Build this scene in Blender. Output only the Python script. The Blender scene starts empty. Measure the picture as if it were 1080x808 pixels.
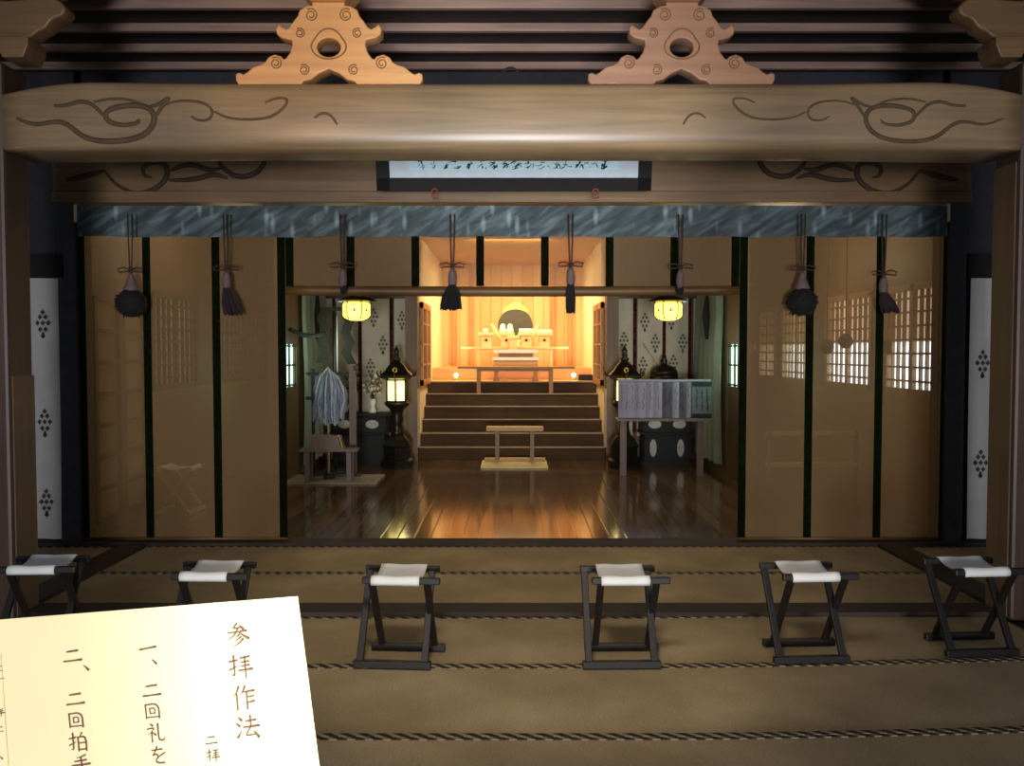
import bpy, bmesh, math, random
from mathutils import Vector, Matrix
random.seed(7)
PI = math.pi
SC = bpy.context.scene
COL = SC.collection
EYE, HOR, F = 1.6, 370.0, 900.0
TH = math.atan((404 - HOR) / F)

def ray(px, py):
    u = (px - 540) / F; v = (404 - py) / F
    return Vector((u, math.cos(TH) + v * math.sin(TH), v * math.cos(TH) - math.sin(TH)))
def P(px, py, d):
    r = ray(px, py); k = d / r.y
    return Vector((r.x * k, d, EYE + r.z * k))

# ------------------------------------------------------------------ materials
def lin(h):
    h = h.lstrip('#'); o = []
    for i in (0, 2, 4):
        c = int(h[i:i+2], 16) / 255
        o.append(c / 12.92 if c <= .04045 else ((c + .055) / 1.055) ** 2.4)
    return (*o, 1)
class NT:
    def __init__(s, name):
        s.m = bpy.data.materials.new(name); s.m.use_nodes = True
        s.t = s.m.node_tree; s.n = s.t.nodes; s.l = s.t.links
        s.b = s.n['Principled BSDF']; s.out = s.n['Material Output']
    def new(s, typ, **kw):
        n = s.n.new(typ)
        for k, v in kw.items():
            if k in n.inputs.keys(): n.inputs[k].default_value = v
            else: setattr(n, k, v)
        return n
    def link(s, a, b): s.l.new(a, b)
    def ramp(s, fac, stops):
        r = s.n.new('ShaderNodeValToRGB'); e = r.color_ramp.elements
        while len(e) < len(stops): e.new(.5)
        for x, (p, c) in zip(e, stops): x.position = p; x.color = c if len(c) == 4 else (*c, 1)
        s.link(fac, r.inputs[0]); return r.outputs[0]
    def coord(s, scale=(1, 1, 1), rot=(0, 0, 0)):
        c = s.n.new('ShaderNodeTexCoord'); m = s.n.new('ShaderNodeMapping')
        m.inputs['Scale'].default_value = scale; m.inputs['Rotation'].default_value = rot
        s.link(c.outputs['Object'], m.inputs[0]); return m.outputs[0]
    def bump(s, h, st=.3, dist=.01):
        b = s.new('ShaderNodeBump', Strength=st, Distance=dist)
        s.link(h, b.inputs['Height']); s.link(b.outputs[0], s.b.inputs['Normal'])
def plain(name, c, rough=.6, metal=0, var=.12, vs=14, emit=None, es=0):
    n = NT(name); c = lin(c)
    t = n.new('ShaderNodeTexNoise', Scale=vs, Detail=3.0); n.link(n.coord(), t.inputs['Vector'])
    d = tuple(max(0, x * (1 - var * 2)) for x in c[:3]); u = tuple(min(1, x * (1 + var)) for x in c[:3])
    n.link(n.ramp(t.outputs[0], [(.3, d), (.7, u)]), n.b.inputs['Base Color'])
    n.b.inputs['Roughness'].default_value = rough; n.b.inputs['Metallic'].default_value = metal
    if emit:
        n.b.inputs['Emission Color'].default_value = lin(emit); n.b.inputs['Emission Strength'].default_value = es
    return n.m
def wood(name, c1, c2, axis='x', rough=.5, scale=1.0, bump=.15):
    n = NT(name); s = [22 * scale] * 3; s['xyz'.index(axis)] = 1.1 * scale
    v = n.coord(tuple(s)); t = n.new('ShaderNodeTexNoise', Scale=1.0, Detail=6.0, Distortion=.6); n.link(v, t.inputs['Vector'])
    v2 = n.coord((1.5, 1.5, 1.5)); t2 = n.new('ShaderNodeTexNoise', Scale=1.0, Detail=2.0); n.link(v2, t2.inputs['Vector'])
    mx = n.new('ShaderNodeMix'); mx.data_type = 'FLOAT'; mx.inputs[0].default_value = .4
    n.link(t.outputs[0], mx.inputs[2]); n.link(t2.outputs[0], mx.inputs[3])
    n.link(n.ramp(mx.outputs[0], [(.32, lin(c1)), (.68, lin(c2))]), n.b.inputs['Base Color'])
    n.b.inputs['Roughness'].default_value = rough
    n.bump(t.outputs[0], bump, .006); return n.m
def planks(name, c1, c2, axis='y', width=.155, rough=.2, gap=.03, spec=.5, bumpd=.4):
    """boards running along one axis, separated across x"""
    n = NT(name); c = n.n.new('ShaderNodeTexCoord'); sp = n.n.new('ShaderNodeSeparateXYZ'); n.link(c.outputs['Object'], sp.inputs[0])
    m = n.new('ShaderNodeMath', operation='DIVIDE'); n.link(sp.outputs['X'], m.inputs[0]); m.inputs[1].default_value = width
    fl = n.new('ShaderNodeMath', operation='FLOOR'); n.link(m.outputs[0], fl.inputs[0])
    fr = n.new('ShaderNodeMath', operation='FRACT'); n.link(m.outputs[0], fr.inputs[0])
    wn = n.new('ShaderNodeTexWhiteNoise', noise_dimensions='1D'); n.link(fl.outputs[0], wn.inputs['W'])
    sc = [20, 20, 20]; sc['xyz'.index(axis)] = 1.0
    t = n.new('ShaderNodeTexNoise', Scale=1.0, Detail=5.0); n.link(n.coord(tuple(sc)), t.inputs['Vector'])
    mx = n.new('ShaderNodeMix'); mx.data_type = 'FLOAT'; mx.inputs[0].default_value = .5
    n.link(wn.outputs[0], mx.inputs[2]); n.link(t.outputs[0], mx.inputs[3])
    col = n.ramp(mx.outputs[0], [(.2, lin(c1)), (.8, lin(c2))])
    g = n.ramp(fr.outputs[0], [(0, (0, 0, 0)), (gap, (1, 1, 1)), (1 - gap, (1, 1, 1)), (1, (0, 0, 0))])
    mc = n.new('ShaderNodeMix'); mc.data_type = 'RGBA'; mc.blend_type = 'MULTIPLY'; mc.inputs[0].default_value = .85
    n.link(col, mc.inputs[6]); n.link(g, mc.inputs[7]); n.link(mc.outputs[2], n.b.inputs['Base Color'])
    rr = n.new('ShaderNodeMapRange'); n.link(t.outputs[0], rr.inputs[0])
    rr.inputs[3].default_value = rough * .7; rr.inputs[4].default_value = rough * 1.5; n.link(rr.outputs[0], n.b.inputs['Roughness'])
    n.b.inputs['Specular IOR Level'].default_value = spec
    n.bump(g, bumpd, .004); return n.m
def glow(name, c, s):
    n = NT(name); n.b.inputs['Base Color'].default_value = lin(c); n.b.inputs['Roughness'].default_value = .6
    t = n.new('ShaderNodeTexNoise', Scale=9.0); n.link(n.coord(), t.inputs['Vector'])
    n.link(n.ramp(t.outputs[0], [(.2, tuple(x * .85 for x in lin(c)[:3])), (.8, lin(c))]), n.b.inputs['Emission Color'])
    n.b.inputs['Emission Strength'].default_value = s; return n.m
def mat_weave():
    n = NT('woven_rush'); c = n.coord((110, 170, 1))
    w = n.new('ShaderNodeTexNoise', Scale=1.0, Detail=4.0); n.link(c, w.inputs['Vector'])
    w2 = n.new('ShaderNodeTexNoise', Scale=1.6, Detail=4.0); n.link(n.coord(), w2.inputs['Vector'])
    mx = n.new('ShaderNodeMix'); mx.data_type = 'FLOAT'; mx.inputs[0].default_value = .5
    n.link(w.outputs[0], mx.inputs[2]); n.link(w2.outputs[0], mx.inputs[3])
    n.link(n.ramp(mx.outputs[0], [(.3, lin('#77684c')), (.5, lin('#a18d68')), (.7, lin('#c4b08a'))]), n.b.inputs['Base Color'])
    n.b.inputs['Roughness'].default_value = .85; n.bump(w.outputs[0], .5, .004); return n.m
def blind_mat():
    n = NT('bamboo_slats')
    w = n.new('ShaderNodeTexWave', Scale=14.0, bands_direction='Z'); n.link(n.coord((0.02, 1, 6)), w.inputs['Vector'])
    t = n.new('ShaderNodeTexNoise', Scale=1.0, Detail=4.0); n.link(n.coord((60, 1, 170)), t.inputs['Vector'])
    n.link(n.ramp(t.outputs[0], [(.2, lin('#6c5230')), (.8, lin('#a98757'))]), n.b.inputs['Base Color'])
    n.b.inputs['Roughness'].default_value = .6
    tr = n.n.new('ShaderNodeBsdfTransparent'); tl = n.n.new('ShaderNodeBsdfTranslucent'); tl.inputs[0].default_value = lin('#94794e')
    a = n.n.new('ShaderNodeMixShader'); a.inputs[0].default_value = .3; n.link(n.b.outputs[0], a.inputs[1]); n.link(tl.outputs[0], a.inputs[2])
    b = n.n.new('ShaderNodeMixShader'); mr = n.new('ShaderNodeMapRange'); n.link(w.outputs[0], mr.inputs[0])
    mr.inputs[3].default_value = .36; mr.inputs[4].default_value = .54
    n.link(mr.outputs[0], b.inputs[0]); n.link(tr.outputs[0], b.inputs[1]); n.link(a.outputs[0], b.inputs[2])
    n.link(b.outputs[0], n.out.inputs[0]); return n.m
def brocade(name, c1, c2, c3, s=40, tr=.2, tcol=None):
    n = NT(name); v = n.new('ShaderNodeTexVoronoi', Scale=s); n.link(n.coord((1, .2, 1)), v.inputs['Vector'])
    n.link(n.ramp(v.outputs[0], [(.15, lin(c3)), (.35, lin(c2)), (.6, lin(c1))]), n.b.inputs['Base Color'])
    n.b.inputs['Roughness'].default_value = .9; n.b.inputs['Specular IOR Level'].default_value = .05
    tl = n.n.new('ShaderNodeBsdfTranslucent'); tl.inputs[0].default_value = lin(tcol or c2)
    a = n.n.new('ShaderNodeMixShader'); a.inputs[0].default_value = tr; n.link(n.b.outputs[0], a.inputs[1]); n.link(tl.outputs[0], a.inputs[2])
    n.link(a.outputs[0], n.out.inputs[0]); return n.m
def valance_mat():
    n = NT('valance_brocade')
    w = n.new('ShaderNodeTexNoise', Scale=1.0, Detail=2.5, Distortion=.5)
    mp = n.n.new('ShaderNodeMapping'); mp.inputs['Scale'].default_value = (3.4, .1, 17); n.link(n.coord((1, 1, 1), (0, .55, 0)), mp.inputs[0]); n.link(mp.outputs[0], w.inputs['Vector'])
    v = n.new('ShaderNodeTexVoronoi', Scale=7.5); n.link(n.coord((1.5, .1, .45)), v.inputs['Vector'])
    a = n.ramp(w.outputs[0], [(.3, lin('#252d2f')), (.5, lin('#3f4e50')), (.72, lin('#69797c'))])
    b = n.ramp(v.outputs[0], [(.05, lin('#9fb2b8')), (.3, (0, 0, 0))])
    m = n.new('ShaderNodeMix'); m.data_type = 'RGBA'; m.blend_type = 'ADD'; m.inputs[0].default_value = .5
    n.link(a, m.inputs[6]); n.link(b, m.inputs[7]); n.link(m.outputs[2], n.b.inputs['Base Color'])
    n.b.inputs['Roughness'].default_value = .7; return n.m
def cloth(name, c, tr=.3, rough=.8):
    n = NT(name); t = n.new('ShaderNodeTexNoise', Scale=5.0, Detail=4.0); n.link(n.coord(), t.inputs['Vector'])
    cc = lin(c); n.link(n.ramp(t.outputs[0], [(.3, tuple(x * .85 for x in cc[:3])), (.7, cc)]), n.b.inputs['Base Color'])
    n.b.inputs['Roughness'].default_value = rough
    tl = n.n.new('ShaderNodeBsdfTranslucent'); tl.inputs[0].default_value = cc
    a = n.n.new('ShaderNodeMixShader'); a.inputs[0].default_value = tr; n.link(n.b.outputs[0], a.inputs[1]); n.link(tl.outputs[0], a.inputs[2])
    n.link(a.outputs[0], n.out.inputs[0]); return n.m
def braid_mat():
    n = NT('braided_cord'); w = n.new('ShaderNodeTexWave', Scale=8.5, bands_direction='DIAGONAL', Distortion=.4)
    n.link(n.coord((1.0, 1.3, 0)), w.inputs['Vector'])
    n.link(n.ramp(w.outputs[0], [(.5, lin('#1d1711')), (.7, lin('#8e7f60'))]), n.b.inputs['Base Color'])
    n.b.inputs['Roughness'].default_value = .8; return n.m

M = dict(
    beam=wood('pale_beam_wood', '#6a5741', '#8f7757', 'x', .36),
    kaeru_dim=wood('dimmed_carved_wood', '#85604a', '#a57c5c', 'x', .5),  # darker copy of the strut wood, the duller light put into its colour
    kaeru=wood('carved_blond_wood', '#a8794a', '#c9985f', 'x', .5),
    wallbeam=wood('brown_beam_wood', '#5a442c', '#80623f', 'x', .5),
    post=wood('post_wood', '#33241c', '#4c3628', 'z', .5),
    post_lit=wood('lit_post_wood', '#54412f', '#6c543c', 'z', .5),
    dark=wood('dark_wood', '#1c1613', '#30261f', 'x', .5),
    darkz=wood('dark_upright_wood', '#1d1a1c', '#2e2a2c', 'z', .5),
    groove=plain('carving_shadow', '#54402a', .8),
    groove2=plain('carving_line', '#7a5634', .8),
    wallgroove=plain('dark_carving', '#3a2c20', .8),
    ceil=wood('ceiling_boards', '#1c1616', '#2e2422', 'x', .8),
    batten=wood('ceiling_batten_wood', '#6a544a', '#957a6c', 'x', .6),
    stool=plain('black_brown_lacquer', '#15100d', .5, var=.2),
    seat=cloth('white_canvas', '#f2f1ec', .1),
    rush=mat_weave(), braid=braid_mat(), sill=wood('sill_wood', '#2b221b', '#41342a', 'x', .9),
    strip=wood('strip_wood', '#2b241f', '#3d342c', 'y', .5),
    floor=planks('glossy_floorboards', '#44352a', '#6a523c', 'y', .14, .11, .06, .9, .2),
    blind=blind_mat(), band=brocade('dark_green_brocade', '#16130c', '#1c2716', '#3a3a20', 55, .6, '#2f7a50'),
    valance=valance_mat(), roll=wood('rolled_bamboo', '#4a3318', '#7a5526', 'x', .5),
    cord=plain('dark_cord', '#3a2a22', .8), tassel=plain('dark_tassel', '#17120f', .9, var=.25, vs=60),
    tasselp=plain('plum_tassel', '#2c1d22', .9, var=.25, vs=60), cap=plain('faded_pink_silk', '#6e5a58', .7),
    red=plain('red_cord', '#8a3a34', .7),
    frame=plain('black_frame', '#110c0b', .85), mount=plain('pale_mount_silk', '#c3cbd2', .8, var=.03),
    calpaper=plain('pale_blue_paper', '#c2dbe2', .8, var=.03), ink=plain('black_ink', '#1a1c20', .8),
    banner=cloth('white_banner_cloth', '#c6c4c0', .15), banneri=cloth('white_curtain_cloth', '#cfc6b0', .15),
    mon=plain('grey_crest_dye', '#3c3a3c', .8), moni=plain('grey_green_crest_dye', '#65604e', .8), redband=brocade('dark_red_ribbon', '#1d1212', '#6e2a26', '#1a1414', 30, .1),
    drape=cloth('grey_green_drape', '#a9b8a8', .4),
    wallw=wood('hall_wall_wood', '#4b3a28', '#6b5338', 'z', .6), wallx=wood('hall_lower_panel', '#6a5034', '#8b6a42', 'x', .6),
    pillar=wood('pillar_wood', '#5a442c', '#7b5e3c', 'z', .5),
    blue=plain('blue_black_wall', '#24252e', .8), blued=plain('grey_blue_post', '#3b3d42', .7),
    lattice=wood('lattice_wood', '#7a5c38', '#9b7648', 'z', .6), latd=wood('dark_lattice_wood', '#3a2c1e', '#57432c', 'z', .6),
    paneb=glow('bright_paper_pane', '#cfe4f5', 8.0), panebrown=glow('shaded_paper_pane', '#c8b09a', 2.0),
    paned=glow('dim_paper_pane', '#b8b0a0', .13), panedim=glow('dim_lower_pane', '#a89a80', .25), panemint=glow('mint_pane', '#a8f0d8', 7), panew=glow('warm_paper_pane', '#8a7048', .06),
    step=wood('step_wood', '#3f2c18', '#5a4022', 'x', .85), nosing=wood('pale_lit_edge_wood', '#94764d', '#b8945f', 'x', .4),
    gold=planks('golden_cedar_planks', '#cf9f66', '#e6bb82', 'z', .21, .5, .03, .3),
    goldw=wood('golden_wood', '#c48a44', '#e0ac62', 'x', .45), goldz=wood('golden_post_wood', '#a86e32', '#c48c48', 'z', .45),
    cream=plain('cream_plaster', '#f0dcae', .8, var=.04), shrinefloor=wood('sanctum_floor', '#c79a58', '#dcb26e', 'x', .35),
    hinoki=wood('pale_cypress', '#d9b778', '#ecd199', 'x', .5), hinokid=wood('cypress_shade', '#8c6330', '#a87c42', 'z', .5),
    white=plain('white_paper', '#f2ecdc', .7, var=.03), mochi=plain('white_rice_cake', '#f4efe0', .5, var=.02),
    mirror=plain('bronze_mirror', '#3f4032', .6, .1), mirrorgold=plain('gold_leaf', '#e2b64e', .35, .6), dot=plain('dark_hole', '#5a3312', .9),
    bronze=plain('dark_bronze', '#2d2820', .35, .6), lampy=glow('lantern_paper', '#ffe05a', 3.2), lampy2=glow('lamp_paper', '#ffe884', 3.2),
    lac=plain('black_lacquer', '#0a090a', .7), oval=plain('white_oval', '#b3aea6', .6), bulb=glow('small_bulb', '#ffe9b0', 14),
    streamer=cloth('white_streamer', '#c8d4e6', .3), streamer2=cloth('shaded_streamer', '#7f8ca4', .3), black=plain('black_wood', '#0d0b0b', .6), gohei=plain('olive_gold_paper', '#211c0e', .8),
    greyw=wood('greyed_wood', '#5d4f4a', '#7a6a62', 'z', .6), palewood=wood('pale_bench_wood', '#a5834f', '#c4a36a', 'x', .5),
    legwood=wood('bench_leg_wood', '#6f5633', '#8c6f45', 'z', .5), whitemat=plain('pale_straw_mat', '#e6d9a2', .8, var=.06),
    greymat=plain('grey_cloth_mat', '#8d8778', .8), slip=plain('lavender_grey_paper', '#8f8d9e', .8, var=.05), slipg=plain('grey_paper', '#50505a', .8), slipb=plain('blue_grey_paper', '#5d6c72', .8),
    leaf=plain('dark_leaf', '#27301a', .6, var=.3), leaf2=plain('dry_leaf', '#8a7a55', .7, var=.3), vase=plain('white_porcelain', '#e8e6de', .2),
    sheet=plain('cream_notice_paper', '#e9d7a6', .8, var=.02, vs=3), brush=plain('brown_ink', '#6e4f37', .8), board=wood('board_wood', '#8a6b42', '#a8865a', 'x', .6),
)

# ------------------------------------------------------------------ mesh builder
class MB:
    def __init__(s): s.bm = bmesh.new()
    def faces(s, vs, fs, mi=0, smooth=False):
        v = [s.bm.verts.new(p) for p in vs]; out = []
        for f in fs:
            try:
                x = s.bm.faces.new([v[i] for i in f]); x.material_index = mi; x.smooth = smooth; out.append(x)
            except ValueError: pass
        return out
    def box(s, x0, x1, y0, y1, z0, z1, mi=0):
        vs = [(x, y, z) for x in (x0, x1) for y in (y0, y1) for z in (z0, z1)]
        s.faces(vs, [(0, 1, 3, 2), (4, 6, 7, 5), (0, 4, 5, 1), (2, 3, 7, 6), (0, 2, 6, 4), (1, 5, 7, 3)], mi); return s
    def cbox(s, c, sx, sy, sz, mi=0): return s.box(c[0]-sx/2, c[0]+sx/2, c[1]-sy/2, c[1]+sy/2, c[2]-sz/2, c[2]+sz/2, mi)
    def bar(s, a, b, w, h, mi=0, up=(0, 0, 1)):
        a, b = Vector(a), Vector(b); d = (b - a).normalized(); u = Vector(up)
        if abs(d.dot(u)) > .98: u = Vector((0, 1, 0))
        r = d.cross(u).normalized() * w / 2; t = r.cross(d).normalized() * h / 2
        vs = [p + q for p in (a, b) for q in (-r - t, r - t, r + t, -r + t)]
        s.faces(vs, [(3, 2, 1, 0), (4, 5, 6, 7), (0, 1, 5, 4), (1, 2, 6, 5), (2, 3, 7, 6), (3, 0, 4, 7)], mi); return s
    def tube(s, pts, r, n=8, mi=0, closed=False):
        pts = [Vector(p) for p in pts]; rs = r if isinstance(r, (list, tuple)) else [r] * len(pts)
        rings = []; prev = None
        for i, p in enumerate(pts):
            d = (pts[min(i + 1, len(pts) - 1)] - pts[max(i - 1, 0)])
            if d.length < 1e-9: d = Vector((0, 0, 1))
            d.normalize()
            if prev is None:
                u = Vector((0, 0, 1)) if abs(d.z) < .9 else Vector((0, 1, 0))
                u = d.cross(u).normalized()
            else:
                u = (prev - d * prev.dot(d))
                u = u.normalized() if u.length > 1e-6 else d.orthogonal().normalized()
            prev = u; w = d.cross(u)
            rings.append([s.bm.verts.new(p + (u * math.cos(2*PI*k/n) + w * math.sin(2*PI*k/n)) * rs[i]) for k in range(n)])
        for a, b in zip(rings, rings[1:]):
            for k in range(n):
                f = s.bm.faces.new((a[k], a[(k+1) % n], b[(k+1) % n], b[k])); f.material_index = mi; f.smooth = n > 5
        for rg in (rings[0][::-1], rings[-1]):
            f = s.bm.faces.new(rg); f.material_index = mi
        return s
    def lathe(s, prof, n=20, c=(0, 0, 0), mi=0, rot=0, smooth=True):
        rings = [[s.bm.verts.new((c[0] + r * math.cos(2*PI*k/n + rot), c[1] + r * math.sin(2*PI*k/n + rot), c[2] + z)) for k in range(n)] for r, z in prof]
        for a, b in zip(rings, rings[1:]):
            for k in range(n):
                f = s.bm.faces.new((a[k], a[(k+1) % n], b[(k+1) % n], b[k])); f.material_index = mi; f.smooth = smooth
        for rg in (rings[0][::-1], rings[-1]):
            f = s.bm.faces.new(rg); f.material_index = mi
        return s
    def ball(s, c, r, mi=0, sz=1, sub=2, jit=0):
        g = bmesh.ops.create_icosphere(s.bm, subdivisions=sub, radius=1)
        for v in g['verts']:
            k = r * (1 + random.uniform(-jit, jit)); v.co = Vector((v.co.x * k, v.co.y * k, v.co.z * k * sz)) + Vector(c)
        for f in {f for v in g['verts'] for f in v.link_faces}: f.material_index = mi; f.smooth = True
        return s
    def prism(s, poly, y0, y1, mi=0, ax='xz', at=(0, 0, 0)):
        """polygon in a vertical plane, extruded along y"""
        n = len(poly); A = Vector(at)
        vs = [A + Vector((p[0], y, p[1])) for y in (y0, y1) for p in poly]
        s.faces(vs, [tuple(range(n)), tuple(range(2*n - 1, n - 1, -1))] + [(i, i + n, (i + 1) % n + n, (i + 1) % n) for i in range(n)], mi); return s
    def sheet(s, fn, nu, nv, mi=0):
        g = [[s.bm.verts.new(fn(i / nu, j / nv)) for j in range(nv + 1)] for i in range(nu + 1)]
        for i in range(nu):
            for j in range(nv):
                f = s.bm.faces.new((g[i][j], g[i+1][j], g[i+1][j+1], g[i][j+1])); f.material_index = mi; f.smooth = True
        return s
def obj(name, mb, mats, parent=None, bevel=0):
    bm = mb.bm; bmesh.ops.recalc_face_normals(bm, faces=bm.faces[:])
    me = bpy.data.meshes.new(name); bm.to_mesh(me); bm.free()
    for m in (mats if isinstance(mats, (list, tuple)) else [mats]): me.materials.append(M[m] if isinstance(m, str) else m)
    o = bpy.data.objects.new(name, me); COL.objects.link(o)
    if parent: o.parent = parent
    if bevel:
        b = o.modifiers.new('Bevel', 'BEVEL'); b.width = bevel; b.segments = 2; b.limit_method = 'ANGLE'
    return o
def curveobj(name, loops, depth, bev, mat, parent):
    """flat outline with holes, given thickness; local x,z plane"""
    cu = bpy.data.curves.new(name, 'CURVE'); cu.dimensions = '2D'; cu.fill_mode = 'BOTH'; cu.extrude = depth / 2; cu.bevel_depth = bev; cu.bevel_resolution = 2
    for lp in loops:
        sp = cu.splines.new('POLY'); sp.points.add(len(lp) - 1); sp.use_cyclic_u = True
        for p, q in zip(sp.points, lp): p.co = (q[0], q[1], 0, 1)
    t = bpy.data.objects.new('tmp', cu); COL.objects.link(t); bpy.context.view_layer.update()
    me = bpy.data.meshes.new_from_object(t.evaluated_get(bpy.context.evaluated_depsgraph_get()))
    bpy.data.objects.remove(t); bpy.data.curves.remove(cu)
    me.transform(Matrix.Rotation(PI / 2, 4, 'X')); me.materials.clear(); me.materials.append(M[mat]); me.name = name
    o = bpy.data.objects.new(name, me); COL.objects.link(o); o.parent = parent; return o
def smooth(pts, it=2, closed=False):
    for _ in range(it):
        q = []
        n = len(pts); rng = range(n if closed else n - 1)
        if not closed: q.append(pts[0])
        for i in rng:
            a, b = pts[i], pts[(i + 1) % n]
            q.append(tuple(a[k] * .75 + b[k] * .25 for k in range(len(a)))); q.append(tuple(a[k] * .25 + b[k] * .75 for k in range(len(a))))
        if not closed: q.append(pts[-1])
        pts = q
    return pts
def tag(o, label, cat, group=None, kind=None):
    if label: o['label'] = label
    if cat: o['category'] = cat
    if group: o['group'] = group
    if kind: o['kind'] = kind
    return o
def thing(name, label, cat, loc=(0, 0, 0), rz=0, group=None):
    o = bpy.data.objects.new(name, None); COL.objects.link(o); o.location = loc; o.rotation_euler.z = rz; o.empty_display_size = .1
    return tag(o, label, cat, group)
def struct(name, mb, mats, parent=None):
    o = obj(name, mb, mats, parent)
    if not parent: o['kind'] = 'structure'
    return o
def dup(root, label, loc=None, rz=None, group=None):
    r = root.copy(); COL.objects.link(r); r['label'] = label
    if loc is not None: r.location = loc
    if rz is not None: r.rotation_euler.z = rz
    if group: r['group'] = group
    for ch in list(root.children):
        c = ch.copy(); COL.objects.link(c); c.parent = r
        for g in list(ch.children):
            d = g.copy(); COL.objects.link(d); d.parent = c
    return r

# ================================================================== SETTING
YW = 7.02          # plane of the bamboo blinds
struct('floor', MB().box(-4.6, 4.6, -1.5, YW + .02, -.12, -.012), 'strip')
struct('floor', MB().box(-4.6, 4.6, YW + .02, 17.3, -.12, 0), 'floor')
mb = MB().box(-4.6, 4.6, 2.6, YW + .1, 3.92, 4.0)
ceil = struct('ceiling', mb, 'ceil')
for i in range(9):
    y = YW - .05 - i * .405
    obj('batten', MB().box(-4.55, 4.55, y - .024, y + .024, 3.865, 3.93), 'batten', ceil, .008)
struct('ceiling', MB().box(-4.6, 4.6, YW + .1, 12.7, 3.4, 3.5), 'ceil')
struct('wall_left', MB().box(-4.7, -4.6, 2.0, YW + .3, -.12, 4.0), 'blue')
struct('wall_right', MB().box(4.6, 4.7, 2.0, YW + .3, -.12, 4.0), 'blue')
mb = MB()
for s in (-1, 1):
    a, b = sorted((s * 3.54, s * 4.6)); mb.box(a, b, YW + .08, YW + .2, 0, 3.95)
mb.box(-3.6, 3.6, YW + .08, YW + .2, 3.2, 3.95)
struct('wall_front', mb, 'blue')
for s in (-1, 1):   # grey posts beside the blinds
    a, b = sorted((s * 3.55, s * 3.69)); struct('trim_1', MB().box(a, b, YW - .06, YW + .08, 0, 2.8), 'blued')
    a, b = sorted((s * 2.99, s * 3.2)); struct('trim_2', MB().box(a, b, 5.35, YW - .1, -.012, .022), 'strip')
struct('trim_3', MB().box(-4.5, 4.5, YW - .1, YW + .08, 0, .03), 'sill')
struct('trim_4', MB().box(-4.5, 4.5, 5.07, 5.265, -.012, .03), 'sill')
# side walls of the inner hall, with window bays
XW = 3.6
bays = [(7.14, 8.25), (8.55, 9.8), (10.25, 11.4), (11.65, 12.45)]
def side_wall(s):
    nm = 'wall_left' if s < 0 else 'wall_right'
    bb = bays if s > 0 else bays[1:]
    def bx(m, xa, xb, *r):
        a, b = sorted((s * xa, s * xb)); return m.box(a, b, *r)
    mb = MB(); bx(mb, XW, XW + .12, YW + .2, 12.6, 0, 1.2, 1); bx(mb, XW, XW + .12, YW + .2, 12.6, 2.2, 3.4)
    ys = [YW + .2] + [v for b in bb for v in b] + [12.6]
    for k in range(0, len(ys), 2): bx(mb, XW, XW + .12, ys[k], ys[k+1], 1.2, 2.2)
    struct(nm, mb, ['wallw', 'wallx'])
    for i, (y0, y1) in enumerate(bb):
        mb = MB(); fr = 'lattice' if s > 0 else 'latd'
        for y in (y0 + .03, (y0 + y1) / 2, y1 - .03): bx(mb, XW - .01, XW + .05, y - .035, y + .035, 1.2, 2.2)
        for z in (1.225, 2.175): bx(mb, XW - .01, XW + .05, y0, y1, z - .03, z + .03)
        for h in range(2):
            ya = y0 + .065 + h * (y1 - y0) / 2; yb = ya + (y1 - y0) / 2 - .1
            for k in range(1, 4): yy = ya + (yb - ya) * k / 4; bx(mb, XW, XW + .03, yy - .011, yy + .011, 1.2, 2.2)
            for k in range(1, 8): zz = 1.2 + k * .125; bx(mb, XW, XW + .03, ya - .03, yb + .03, zz - .009, zz + .009)
        w = struct('window_%d' % (i + 1 + (4 if s < 0 else 0)), mb, fr)
        mb = MB(); split = 1.68
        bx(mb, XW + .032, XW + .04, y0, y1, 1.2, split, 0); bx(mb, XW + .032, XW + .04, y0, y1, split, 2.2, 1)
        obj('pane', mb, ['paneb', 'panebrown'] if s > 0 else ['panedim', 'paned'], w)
side_wall(1); side_wall(-1)
# lattice door on the left
mb = MB(); y0, y1, z0, z1 = 7.3, 8.3, .12, 2.05
for y in (y0, (y0+y1)/2 - .03, (y0+y1)/2 + .03, y1): mb.box(-XW, -XW + .05, y - .025, y + .025, z0, z1)
for k in range(8): z = z0 + (z1 - z0) * k / 7; mb.box(-XW, -XW + .045, y0, y1, z - .018, z + .018)
d = struct('door_1', mb, 'latd'); obj('pane', MB().box(-XW - .001, -XW + .01, y0, y1, z0, z1), 'panew', d)
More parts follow.
